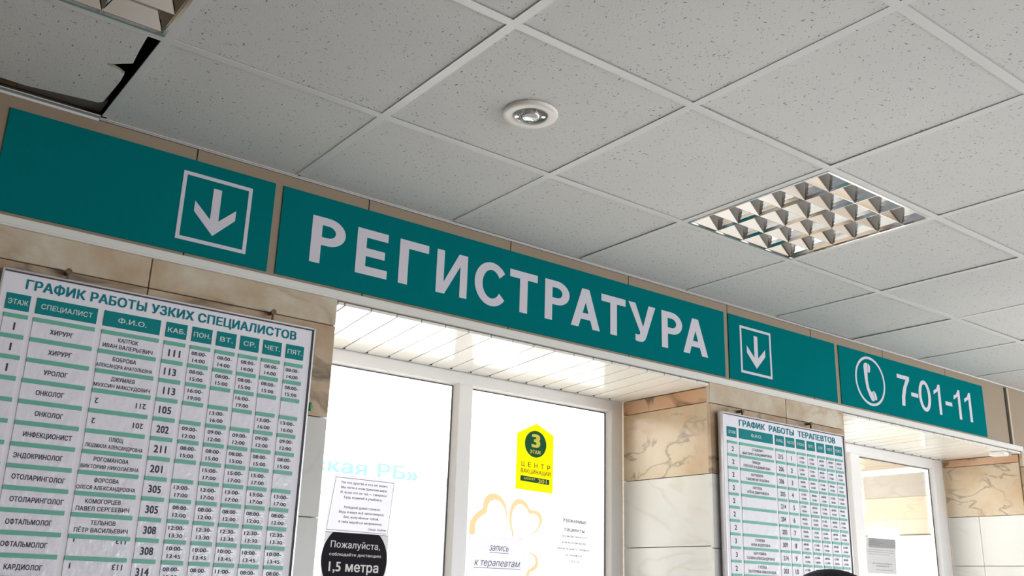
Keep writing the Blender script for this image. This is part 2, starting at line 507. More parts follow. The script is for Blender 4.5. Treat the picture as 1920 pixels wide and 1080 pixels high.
# ------------------------------------------------------------------ building shell
reg_floor = box('floor_registry', -4.0, 13.0, 3.32, 7.94, -1.6, -1.58, mat('white_registry_floor', (0.82, 0.81, 0.78), 0.5, var=0.03)); tag(reg_floor, kind='structure')
floor = box('floor', -4.2, 13.2, -5.2, 8.2, -1.75, -1.6, M['floor']); tag(floor, kind='structure')
# lobby walls (with the openings daylight comes through)
wb = thing('wall_back', (4, -5.1, -1.6), kind='structure')
box('wall_segment', -4.2, 2.4, -5.15, -5.0, -1.6, 2.0, M['lobbywall'], wb)
box('wall_segment', 9.6, 13.2, -5.15, -5.0, -1.6, 2.0, M['lobbywall'], wb)
box('wall_segment', 2.4, 9.6, -5.15, -5.0, -1.6, -1.25, M['lobbywall'], wb)
box('wall_segment', 2.4, 9.6, -5.15, -5.0, 0.85, 2.0, M['lobbywall'], wb)
for x in (4.2, 6.0, 7.8):
    box('window_mullion', x - .04, x + .04, -5.08, -5.0, -1.25, 0.85, M['frame'], wb)
wr = thing('wall_right', (13.05, 0, -1.6), kind='structure')
box('wall_segment', 13.0, 13.15, -5.0, -3.6, -1.6, 2.0, M['lobbywall'], wr)
box('wall_segment', 13.0, 13.15, 1.6, 8.2, -1.6, 2.0, M['lobbywall'], wr)
box('wall_segment', 13.0, 13.15, -3.6, 1.6, 0.85, 2.0, M['lobbywall'], wr)
wl = box('bounce_blocker_left', -1.85, -1.7, -5.0, 2.69, -1.6, 1.24, mat('dark_bounce_blocker', (0.16, 0.11, 0.07), 0.5, var=0.2))  # added unseen dark wall, keeps bounce light out of the left corner
tag(box('wall_end', -4.2, -4.0, -5.0, 8.2, -1.6, 2.0, M['lobbywall']), kind='structure'); tag(wl, kind='structure')
# registry room behind the front wall
rg = thing('wall_registry', (2.9, 8.0, -1.6), kind='structure')
box('wall_segment', -4.0, -0.2, 7.95, 8.15, -1.6, 2.0, M['wall'], rg)
box('wall_segment', 6.0, 13.0, 7.95, 8.15, -1.6, 2.0, M['wall'], rg)
box('wall_segment', -0.2, 6.0, 7.95, 8.15, 1.05, 2.0, M['wall'], rg)
box('wall_segment', -0.2, 6.0, 7.95, 8.15, -1.6, -1.25, M['wall'], rg)
ce2 = box('ceiling_registry', -4.0, 13.0, 3.32, 8.0, 1.25, 1.35, M['wall']); tag(ce2, kind='structure')
roof = box('ceiling_slab', -4.2, 13.2, -5.2, 8.2, 1.95, 2.1, M['plenum']); tag(roof, kind='structure')

# partition inside the registry seen through the right-hand window
pt = thing('wall_partition', (6.45, 5.0, -1.6), kind='structure')
box('wall_segment', 6.42, 6.52, 3.42, 7.95, -1.6, 1.25, M['wall'], pt)
box('bulkhead', 6.40, 6.42, 3.42, 5.4, 0.934, 1.25, M['bulkhead'], pt)
box('grey_panel', 6.405, 6.42, 3.42, 5.4, 0.727, 0.887, M['grey_panel'], pt)
box('wall_panel', 6.40, 6.42, 3.42, 5.4, 0.469, 0.725, M['peach_panel'], pt)
box('panel_rail', 6.392, 6.42, 3.42, 5.4, 0.463, 0.468, M['gap'], pt)

# front wall: core pieces, marble slabs, cladding
YF = 2.70
OP = [(1.335, 3.10, 3.24), (4.045, 5.78, 3.19)]       # openings: x0, x1, front of the window frame
ZS = 0.862                                              # underside of the soffit
wf = thing('wall_front', (2.0, 3.0, -1.6), kind='structure')
for x0, x1 in ((-4.0, 1.315), (3.12, 4.025), (5.80, 13.0)):
    box('wall_core', x0, x1, 2.722, 3.30, -1.6, 0.90, M['joint'], wf)
box('wall_core', -4.0, 13.0, 2.722, 3.40, 0.90, 2.0, M['plenum'], wf)
for x0, x1, yf in OP:
    box('wall_core', x0 - .02, x1 + .02, 2.722, 3.30, -1.6, -0.72, M['joint'], wf)
    box('marble_slab', x0, x1, 2.70, 2.72, -1.6, -0.74, M['slab_white'], wf, 0.001)
    box('counter_top', x0 + .001, x1 - .001, 2.66, yf, -0.74, -0.70, M['slab_white'], wf, 0.004)

G = 0.0015
ROWS = [(0.788 + G, 0.877, 'slab_top'), (0.494 + G, 0.788 - G, 'slab_brown'), (0.194 + G, 0.494 - G, 'slab_white'),
        (-0.106 + G, 0.194 - G, 'slab_white'), (-0.406 + G, -0.106 - G, 'slab_white'), (-0.706 + G, -0.406 - G, 'slab_white'),
        (-1.006 + G, -0.706 - G, 'slab_white'), (-1.306 + G, -1.006 - G, 'slab_white'), (-1.6, -1.306 - G, 'slab_white')]
for xs in ([-1.65, -1.05, -0.45, 0.141, 0.741, 1.331], [3.087, 3.60, 4.041], [5.784, 6.36, 6.96, 7.56]):
    for a, b in zip(xs[:-1], xs[1:]):
        for z0, z1, mt in ROWS:
            dy = random.uniform(0, 0.0012)
            box('marble_slab', a + G, b - G, YF + dy, YF + 0.02, z0, z1, M[mt], wf, 0.0012)
# far pieces of the front wall outside the picture
box('wall_segment', -4.0, -1.66, YF, 2.722, -1.6, 0.9, M['slab_white'], wf)
box('wall_segment', 7.56, 13.0, YF, 2.722, -1.6, 0.9, M['slab_white'], wf)
# reveals
def reveal(xface, xback, zt, zm, zb, yf, vj):
    rows = [(zt, ZS - .001, 'slab_orange', None), (zm, zt, 'slab_cream', None), (zb, zm, 'slab_white', vj)]
    z = zb
    while z > -0.7:
        rows.append((max(z - .3, -0.7), z, 'slab_white', vj)); z -= .3
    for z0, z1, mt, v in rows:
        ys = [YF + .0225, yf - .001] if v is None else [YF + .0225, v, yf - .001]
        for a, b in zip(ys[:-1], ys[1:]):
            box('marble_slab', min(xface, xback), max(xface, xback), a, b - G, z0 + G, z1 - G, M[mt], wf, 0.001)
reveal(3.10, 3.12, 0.797, 0.495, 0.203, 3.24, None)
reveal(1.335, 1.315, 0.797, 0.495, 0.203, 3.24, 2.93)
reveal(5.78, 5.80, 0.815, 0.515, 0.23, 3.19, 2.995)
reveal(4.045, 4.025, 0.815, 0.515, 0.23, 3.19, 2.995)

# beige cladding boards above, with their joints
seams = [-1.59, -0.99, -0.39, 0.225, 0.825, 1.414, 2.013, 2.617, 3.22, 3.82, 4.42, 5.02, 5.672, 6.30, 6.90, 7.5]
box('cladding_backing', -4.0, 13.0, 2.712, 2.722, 0.90, 1.3, mat('beige_joint', (0.13, 0.095, 0.06), 0.9), wf)
for a, b in zip(seams[:-1], seams[1:]):
    box('cladding_board', a + .0016, b - .0016, YF + random.uniform(0, .0008), 2.712, 0.903, 1.245, M['beige'], wf, 0.001)
box('joint_strip', 5.682, 5.702, 2.692, 2.70, 0.895, 1.240, mat('pale_beige_strip', (0.52, 0.44, 0.34), 0.5), wf, 0.002)
box('joint_gap', 5.662, 5.680, 2.6965, 2.70, 0.895, 1.236, M['gap'], wf)  # dark strip for the gap beside the pale strip
# wall angle of the suspended ceiling
t1 = thing('trim_1', (3, 2.69, H), kind='structure')
box('wall_angle', -4.0, 0.536, 2.680, 2.6995, H - .0015, H, mat('shaded_flange_grey', (0.26, 0.28, 0.29), 0.5), t1)  # shade on the flange underside is put into this grey
box('wall_angle_edge', -4.0, 0.536, 2.6775, 2.680, H - .0022, H, M['tee'], t1)
box('wall_angle_lip', -4.0, 0.536, 2.6975, 2.6995, H - .009, H - .0015, M['tee'], t1)
box('wall_angle', 0.537, 13.0, 2.690, 2.6995, H - .0015, H, M['tee'], t1)
box('wall_angle_lip', 0.537, 13.0, 2.6985, 2.6995, H - .005, H - .0015, M['alu'], t1)
# white plastic angle under the cladding
t2 = thing('trim_2', (3, 2.69, .88), kind='structure')
box('edge_strip', -4.0, 5.79, 2.688, 2.70, 0.879, 0.9025, M['trim'], t2, 0.002)
box('edge_strip', 5.80, 7.5, 2.688, 2.70, 0.879, 0.9025, M['trim'], t2, 0.002)
box('edge_strip_foot', -4.0, 7.5, 2.690, 2.712, 0.875, 0.879, M['trim'], t2)

# soffits: slightly skewed plastic slats
def clip(poly, f):
    out = []
    for i, p in enumerate(poly):
        q = poly[(i + 1) % len(poly)]
        a, b = f(p), f(q)
        if a >= 0: out.append(p)
        if a * b < 0:
            t = a / (a - b); out.append((p[0] + t * (q[0] - p[0]), p[1] + t * (q[1] - p[1])))
    return out
for n, (x0, x1, yf) in enumerate(OP):
    so = thing('trim_%d' % (3 + n), ((x0 + x1) / 2, 3.0, ZS), kind='structure')
    box('slat_backing', x0 - .015, x1 + .015, 2.705, yf + .07, ZS + .009, ZS + .03, M['pvcgap'], so)
    sl = 0.145; k0 = x0 - 0.3
    xb = k0 + ((1.536 - 1.335 + 0.3) % 0.0975)
    ya, yb = 2.704, yf - .0015
    while xb < x1 + 0.15:
        f = lambda xx, y: xx - sl * (3.26 - y)
        a, b = xb + .0029, xb + .0975 - .0029
        pol = [(f(a, ya), ya), (f(b, ya), ya), (f(b, yb), yb), (f(a, yb), yb)]
        pol = clip(pol, lambda p: p[0] - x0 - .001)
        if pol: pol = clip(pol, lambda p: x1 - .001 - p[0])
        if len(pol) > 2:
            bm = bmesh.new(); dz = random.uniform(-.0006, .0006)
            prism(bm, pol, 'z', ZS + dz, ZS + .009)
            finish('soffit_slat', bm, M['pvc'], so)
        if x0 + .02 < xb < x1 - .02:
            bm = bmesh.new(); cyl(bm, (xb - .004, yf - .022), 0.0042, ZS - .003, ZS, 'z', 8)
            finish('screw_head', bm, M['gasket'], so)
        xb += .0975

# ------------------------------------------------------------------ windows
def window(idx, x0, x1, yf, panes, mull, ztop, jl, jr):
    zb = -0.70
    wn = thing('window_%d' % idx, ((x0 + x1) / 2, yf + .03, zb), kind='structure')
    yb = yf + .06
    def bar(nm, a, b, c, d, bev=.004):
        box(nm, a, b, yf, yb, c, d, M['frame'], wn, bev)
    bar('frame_jamb', x0 + .001, jl, zb, ZS - .001)
    bar('frame_jamb', jr, x1 - .001, zb, ZS - .001)
    bar('frame_head', jl, jr, ztop, ZS - .001)
    bar('frame_sill', jl, jr, zb, zb + .06)
    bar('frame_mullion', mull[0], mull[1], zb + .06, ztop)
    for (a, b) in panes:
        # glazing bead (sloping) and rubber
        bm = bmesh.new()
        for (pts, ax, s, e) in (([(a, yf + .012), (a + .0, yf + .028), (a + .012, yf + .028)], 'z', zb + .06, ztop), ([(b, yf + .006), (b, yf + .028), (b - .014, yf + .028)], 'z', zb + .06, ztop)):
            prism(bm, pts, ax, s, e)
        prism(bm, [(yf + .010, ztop), (yf + .028, ztop), (yf + .028, ztop - .008)], 'x', a, b)
        finish('glazing_bead', bm, M['frame'], wn)
        bm = bmesh.new()
        bx(bm, b - .0185, b - .0135, yf + .0245, yf + .029, zb + .06, ztop - .008)
        bx(bm, a + .012, b - .0135, yf + .0245, yf + .029, ztop - .0115, ztop - .008)
        finish('rubber_gasket', bm, M['gasket'], wn)
        box('glass_pane', a, b, yf + .033, yf + .037, zb + .06, ztop, M['pane'], wn)
window(1, 1.335, 3.10, 3.24, [(1.42, 2.176), (2.247, 3.025)], (2.176, 2.247), 0.812, 1.42, 3.025)
window(2, 4.045, 5.78, 3.19, [(4.13, 4.808), (4.898, 5.677)], (4.808, 4.898), 0.808, 4.13, 5.677)
YG = 3.2700          # face of the left window's glass stickers
YG2 = 3.2200

# ------------------------------------------------------------------ suspended ceiling
ce = thing('ceiling', (3.0, 1.0, H), kind='structure')
XG = [0.55 + 0.6 * i for i in range(-1, 13)]
YGd = [2.155, 1.5575, 0.9575, 0.36, -0.24]
TW = 0.0125
def tee_mesh(name, x0, x1, y0, y1, along):
    bm = bmesh.new()
    bx(bm, x0, x1, y0, y1, H - .0014, H)
    cx, cy = (x0 + x1) / 2, (y0 + y1) / 2
    if along == 'x': bx(bm, x0, x1, cy - .0007, cy + .0007, H, H + .032)
    else: bx(bm, cx - .0007, cx + .0007, y0, y1, H, H + .032)
    return finish(name, bm, M['tee'], ce)
for y in YGd:
    tee_mesh('main_tee', -0.5, 8.0, y - TW, y + TW, 'x')
rowsY = [(2.155 + TW, 2.677)] + [(b + TW, a - TW) for a, b in zip(YGd[:-1], YGd[1:])]
for x in XG:
    for (a, b) in rowsY:
        tee_mesh('cross_tee', x - TW, x + TW, a, b, 'y')
LAMPS = {(0, 1), (3, 1)}           # (column left of XG index+1, row) occupied by luminaires -> handled below
tile_full = None
def add_tile(x0, x1, y0, y1, idx):
    bm = bmesh.new()
    bx(bm, x0, x1, y0, y1, H + .0012, H + .016, 0.0012)
    o = finish('ceiling_tile', bm, M['tile'], ce)
    o.location.z += random.choice((0, 0, .0008, .002))
    o.rotation_euler = (random.uniform(-.0028, .0028), random.uniform(-.0022, .0022), 0)
    return o
for i in range(len(XG) - 1):
    for r, (ya, yb) in enumerate(rowsY):
        xa, xb = XG[i] + .003, XG[i + 1] - .003
        y0, y1 = ya - TW + .003, yb + TW - .003
        if r == 0: y1 = 2.695
        if (i, r) in ((0, 1), (4, 1)): continue
        if (i, r) == (0, 0): continue
        add_tile(xa, xb, y0, y1, i)
# broken, shifted tile in the left corner
bm = bmesh.new()
pl = [(-0.042, 2.160), (0.508, 2.160), (0.507, 2.183), (0.512, 2.26), (0.518, 2.326), (0.498, 2.344), (0.482, 2.360), (0.466, 2.368), (0.468, 2.376),
      (0.484, 2.378), (0.500, 2.384), (0.517, 2.396), (0.520, 2.44), (0.519, 2.52), (0.517, 2.590), (0.508, 2.604), (0.42, 2.618), (0.33, 2.634), (0.25, 2.630), (0.10, 2.634), (-0.042, 2.632)]
prism(bm, pl, 'z', H + .001, H + .009)
for f in bm.faces:
    if abs(f.normal.z) < 0.5: f.material_index = 1
bt = finish('ceiling_tile', bm, [M['tile'], M['tile_edge']], ce); bt['label'] = 'broken shifted ceiling tile with notched edge'
# remaining ceiling far outside the picture, as one field
bm = bmesh.new()
xs = [-4.0, -0.5]; 
bx(bm, -4.0, -0.055, -5.0, 2.695, H + .001, H + .016); bx(bm, 7.76, 13.0, -5.0, 2.695, H + .001, H + .016)
bx(bm, -0.055, 7.76, -5.0, -0.25, H + .001, H + .016)
fld = finish('ceiling_tile_field', bm, M['tile'], ce); fld['kind'] = 'stuff'

# metal profile lying above the ceiling by the broken tile
bm = bmesh.new()
bx(bm, -0.05, 0.312, 2.640, 2.672, H + .008, H + .0165)
for k in range(3): bx(bm, -0.04, 0.31, 2.644 + .010 * k, 2.647 + .010 * k, H + .005, H + .008, mi=1)
o = finish('metal_bracket', bm, [M['black'], M['olive']], ce)
box('wooden_batten', -0.05, 0.534, 2.612, 2.695, H + .0168, H + .036, M['plenum'], ce)
box('plenum_lining', -0.05, 0.534, 2.715, 2.7215, H + .05, H + .5, M['plenum'], wf)

# ------------------------------------------------------------------ grid luminaires
def luminaire(cx, cy, label):
    L = thing('ceiling_lamp', (cx, cy, H), label, 'lamp', 'square louvred ceiling lamps')
    a = 0.287
    # housing tray
    bm = bmesh.new()
    bx(bm, cx - a, cx + a, cy - a, cy + a, H + .090, H + .094)
    for s in (-1, 1):
        bx(bm, cx + s * a - .001, cx + s * a + .001, cy - a, cy + a, H + .002, H + .090)
        bx(bm, cx - a, cx + a, cy + s * a - .001, cy + s * a + .001, H + .002, H + .090)
    finish('housing', bm, M['housing'], L)
    # thin bright rim
    bm = bmesh.new()
    for s in (-1, 1):
        x = cx + s * (a - .004); bx(bm, x - .004, x + .004, cy - a, cy + a, H - .003, H + .012)
        y = cy + s * (a - .004); bx(bm, cx - a + .008, cx + a - .008, y - .004, y + .004, H - .003, H + .012)
    finish('rim', bm, M['chrome'], L)
    ai = a - .009; lane = 2 * ai / 4
    zt, zb = H + .055, H + .004
    # reflector walls running along y: curved V profiles
    for k in range(5):
        xm = cx - ai + k * lane
        prof = []
        n = 5; wt = 0.032
        for j in range(n + 1):
            t = j / n; prof.append((wt * (t ** 1.25) + .0007, zb + (zt - zb) * t))
        pts = []
        if k < 4: pts += [(xm + p[0], p[1]) for p in prof]
        else: pts += [(xm + .0008, zb), (xm + .0008, zt)]
        if k > 0: pts += [(xm - p[0], p[1]) for p in prof[::-1]]
        else: pts += [(xm - .0008, zt), (xm - .0008, zb)]
        bm = bmesh.new(); prism(bm, pts, 'y', cy - ai, cy + ai)
        finish('reflector_blade', bm, M['mirror'], L)
    ncell = 6; cl = 2 * ai / ncell
    for k in range(4):
        xa, xb = cx - ai + k * lane, cx - ai + (k + 1) * lane
        for c in range(0, ncell + 1):
            y = cy - ai + c * cl
            wv = .028
            if c == 0: pts = [(y, zb), (y + .001, zb), (y + wv, zt - .004), (y, zt - .004)]
            elif c == ncell: pts = [(y, zb), (y - .001, zb), (y - wv, zt - .004), (y, zt - .004)]
            else: pts = [(y - .0008, zb), (y + .0008, zb), (y + wv, zt - .004), (y - wv, zt - .004)]
            bm = bmesh.new()
            # the blade narrows towards the top where the side reflectors close in
            prism(bm, pts, 'x', xa + .0008, xb - .0008)
            for v in bm.verts:
                t = (v.co.z - zb) / (zt - zb); ins = 0.030 * max(0, t) ** 1.25
                if abs(v.co.x - (xa + .0008)) < 1e-5: v.co.x += ins
                elif abs(v.co.x - (xb - .0008)) < 1e-5: v.co.x -= ins
            finish('cross_blade', bm, M['mirror'], L)
        bm = bmesh.new(); xm = (xa + xb) / 2
        cyl(bm, (xm, H + .070), .013, cy - ai + .02, cy + ai - .02, 'y', 14)
        tb = finish('tube', bm, M['tube'], L, smooth=False)
        bm = bmesh.new()
        for s in (-1, 1): cyl(bm, (xm, H + .070), .0135, cy + s * (ai - .035), cy + s * (ai - .004), 'y', 14)
        finish('tube_cap', bm, M['chrome'], tb)
    return L
luminaire(2.651, 1.857, 'bright square louvred ceiling lamp with mirrored cells, right of the round recessed fitting')
luminaire(0.25, 1.857, 'dark square louvred ceiling lamp cut off by the top left corner above the broken tile')

# round recessed fitting
def lathe(bm, prof, c, seg=40, mi=0):
    rings = []
    for r, z in prof:
        rings.append([bm.verts.new((c[0] + r * math.cos(2 * math.pi * i / seg), c[1] + r * math.sin(2 * math.pi * i / seg), z)) for i in range(seg)])
    fs = []
    for A, B in zip(rings[:-1], rings[1:]):
        for i in range(seg): fs.append(bm.faces.new((A[i], A[(i + 1) % seg], B[(i + 1) % seg], B[i])))
    for f in fs: f.material_index = mi; f.smooth = True
    return rings
sc = (1.450, 1.876)
sp = thing('recessed_spotlight', (sc[0], sc[1], H), 'round white recessed ceiling fitting with a clear glass lens', 'spotlight')
bm = bmesh.new(); lathe(bm, [(.076, H + .001), (.076, H - .005), (.074, H - .008), (.050, H - .009), (.048, H - .007), (.048, H + .004)], sc)
bmesh.ops.recalc_face_normals(bm, faces=bm.faces[:]); finish('rim', bm, M['sensor'], sp)
bm = bmesh.new(); r = lathe(bm, [(.0478, H - .004), (.046, H + .001), (.033, H + .006), (.030, H + .022), (.012, H + .030), (.0001, H + .030)], sc)
finish('reflector', bm, M['sensor_grey'], sp)
bm = bmesh.new(); lathe(bm, [(.028, H + .006), (.028, H - .008), (.025, H - .014), (.016, H - .019), (.0001, H - .020)], sc)
finish('lens', bm, M['lens'], sp)
bm = bmesh.new(); cyl(bm, sc, .019, H - .010, H + .012, 'z', 20, r2=.024); bx(bm, sc[0] - .001, sc[0] + .001, sc[1] - .028, sc[1] + .028, H - .004, H + .004)
finish('bulb', bm, M['tube'], sp)
bm = bmesh.new()
for dx, dy in ((-.029, .022), (.029, -.022)): cyl(bm, (sc[0] + dx, sc[1] + dy), .0055, H - .010, H + .004, 'z', 10, r2=.0055)
finish('spring_clip', bm, M['chrome'], sp)

# ------------------------------------------------------------------ teal signs
ZT, ZB = 1.206, 0.9135
YS = 2.696
def sign(x0, x1, label):
    s = thing('sign_panel', ((x0 + x1) / 2, YS, ZB), label, 'sign', 'teal signs along the fascia')
    box('panel', x0, x1, YS, 2.7035 - .004, ZB, ZT, M['teal'], s, 0.0006)
    return s
YL = YS - .0007
def arrow(bm, ox):
    bx0, bx1, z0, z1, t = .792 + ox, 1.007 + ox, .951, 1.166, .0115
    flat(bm, [[(bx0, z0), (bx1, z0), (bx1, z1), (bx0, z1)], [(bx0 + t, z0 + t), (bx1 - t, z0 + t), (bx1 - t, z1 - t), (bx0 + t, z1 - t)]], YL)
    c = .8995 + ox
    flat(bm, [[(c - .0128, 1.1325), (c + .0128, 1.1325), (c + .0128, 1.032), (c + .0635, 1.080), (c + .0635, 1.047), (c, .983), (c - .0635, 1.047), (c - .0635, 1.080), (c - .0128, 1.032)]], YL)
s1 = sign(.312, 1.080, 'wide teal sign with a boxed white down arrow, above the larger notice board')
bm = bmesh.new(); arrow(bm, 0); finish('arrow_symbol', bm, M['vinyl'], s1)
s3 = sign(3.219, 3.999, 'small teal sign with boxed white down arrow, left of the telephone sign')
bm = bmesh.new(); arrow(bm, 2.5015); finish('arrow_symbol', bm, M['vinyl'], s3)

s2 = sign(1.107, 3.191, 'long teal sign with large white word РЕГИСТРАТУРА')
hh = .1575; st = .036; br_ = .029
def gR(w):
    r = w * .52; t = hh; b = .40 * hh
    o = [(0, 0), (st, 0), (st, b)] + arc(w - r, (t + b) / 2, r, (t - b) / 2, -90, 90, 14) + [(0, t)]
    i = [(st, b + br_ * .93)] + arc(w - r, (t + b) / 2, r - st, (t - b) / 2 - br_ * .93, -90, 90, 12) + [(st, t - br_ * .93)]
    return [o, i]
def gE(w): return [[(0, 0), (w, 0), (w, br_), (st, br_), (st, .405 * hh), (w * .90, .405 * hh), (w * .90, .405 * hh + br_ * .97), (st, .405 * hh + br_ * .97), (st, hh - br_), (w * .98, hh - br_), (w * .98, hh), (0, hh)]]
def gG(w): return [[(0, 0), (st, 0), (st, hh - br_), (w, hh - br_), (w, hh), (0, hh)]]
def gI(w):
    s = st * .86
    return [[(0, 0), (s * 1.15, 0), (w - s, hh * .72), (w - s, 0), (w, 0), (w, hh), (w - s * 1.2, hh), (s, hh * .27), (s, hh), (0, hh)]]
def gC(w):
    cx, cz = w * .52, hh / 2; rx, rz = w * .52, hh / 2 + .0035
    return [arc(cx, cz, rx, rz, 38, 322, 30) + arc(cx, cz, rx - st * .96, rz - br_ * .98, 328, 32, 26)]
def gT(w):
    c = w / 2
    return [[(c - st / 2, 0), (c + st / 2, 0), (c + st / 2, hh - br_), (w, hh - br_), (w, hh), (0, hh), (0, hh - br_), (c - st / 2, hh - br_)]]
def gA(w):
    a = w / 2 - .52 * st; s = st * 1.06
    L = lambda z: a * z / hh
    zc0, zc1 = .215 * hh, .215 * hh + br_ * .88
    zp = min(hh * .86, (w / 2 - s) / a * hh)
    return [[(0, 0), (s, 0), (L(zc0) + s, zc0), (w - L(zc0) - s, zc0), (w - s, 0), (w, 0), (w / 2 + .52 * st, hh), (w / 2 - .52 * st, hh)],
            [(L(zc1) + s, zc1), (w - L(zc1) - s, zc1), (w / 2, zp)]]
def gU(w):
    s = st * 1.08
    return [[(0, hh), (s, hh), (w * .535, hh * .40), (w - s, hh), (w, hh), (w * .665, hh * .18), (w * .61, hh * .07), (w * .53, hh * .01), (w * .42, -.002), (w * .25, hh * .005), (w * .25, hh * .175), (w * .36, hh * .165), (w * .415, hh * .19), (w * .43, hh * .235)]]
bm = bmesh.new()
for gl, x0, x1 in ((gR, 1.215, 1.336), (gE, 1.378, 1.497), (gG, 1.541, 1.657), (gI, 1.6915, 1.8215), (gC, 1.854, 1.998), (gT, 2.011, 2.141), (gR, 2.1775, 2.299), (gA, 2.307, 2.456), (gT, 2.464, 2.595), (gU, 2.611, 2.764), (gR, 2.800, 2.923), (gA, 2.928, 3.080)):
    flat(bm, [[(x0 + p[0], .979 + p[1]) for p in lp] for lp in gl(x1 - x0)], YL)
finish('lettering', bm, M['vinyl'], s2)

s4 = sign(4.030, 5.403, 'teal sign with white telephone handset symbol and number 7-01-11')
bm = bmesh.new()
flat(bm, [arc(4.284, 1.0625, .1285, .1255, 0, 351, 40), arc(4.284, 1.0625, .1155, .1125, 0, 351, 40)], YL)
flat(bm, [[(4.233, 1.133), (4.240, 1.147), (4.256, 1.153), (4.268, 1.152), (4.268, 1.106), (4.264, 1.104), (4.262, 1.06), (4.270, 1.025), (4.284, 1.008), (4.296, 1.012), (4.312, .970), (4.300, .962), (4.284, .964), (4.266, .985), (4.247, 1.020), (4.237, 1.070)]], YL)
flat(bm, [[(4.271, 1.151), (4.285, 1.147), (4.291, 1.135), (4.290, 1.118), (4.282, 1.106), (4.271, 1.105)]], YL)
flat(bm, [[(4.299, 1.013), (4.309, 1.016), (4.322, 1.006), (4.332, .985), (4.329, .972), (4.315, .970)]], YL)
finish('telephone_symbol', bm, M['vinyl'], s4)
bm = bmesh.new()
z0 = .978; h4 = .162; s_ = .0255
def num7(x, w): return [[(x, z0 + h4), (x + w, z0 + h4), (x + w, z0 + h4 - .018), (x + w * .72, z0 + h4 * .62), (x + w * .55, z0 + h4 * .30), (x + w * .50, z0), (x + w * .50 - s_ * 1.15, z0), (x + w * .29, z0 + h4 * .30), (x + w * .45, z0 + h4 * .60), (x + w * .70, z0 + h4 - .021), (x, z0 + h4 - .021)]]
def num1(x, w): return [[(x + w, z0), (x + w, z0 + h4 + .002), (x + w - s_ * .75, z0 + h4 + .002), (x + w * .45, z0 + h4 * .85), (x, z0 + h4 * .77), (x, z0 + h4 * .64), (x + w - s_, z0 + h4 * .78), (x + w - s_, z0)]]
for lp in (num7(4.527, .115), num1(4.872, .068), num1(5.075, .068), num1(5.187, .070)): flat(bm, lp, YL)
flat(bm, [arc(4.781, z0 + h4 / 2, .058, h4 / 2 + .003, 0, 351, 40), arc(4.781, z0 + h4 / 2, .058 - s_, h4 / 2 - .018, 0, 351, 40)], YL)
for a, b in ((4.650, 4.717), (4.984, 5.052)): flat(bm, [[(a, 1.039), (b, 1.039), (b, 1.060), (a, 1.060)]], YL)
finish('lettering', bm, M['vinyl'], s4)

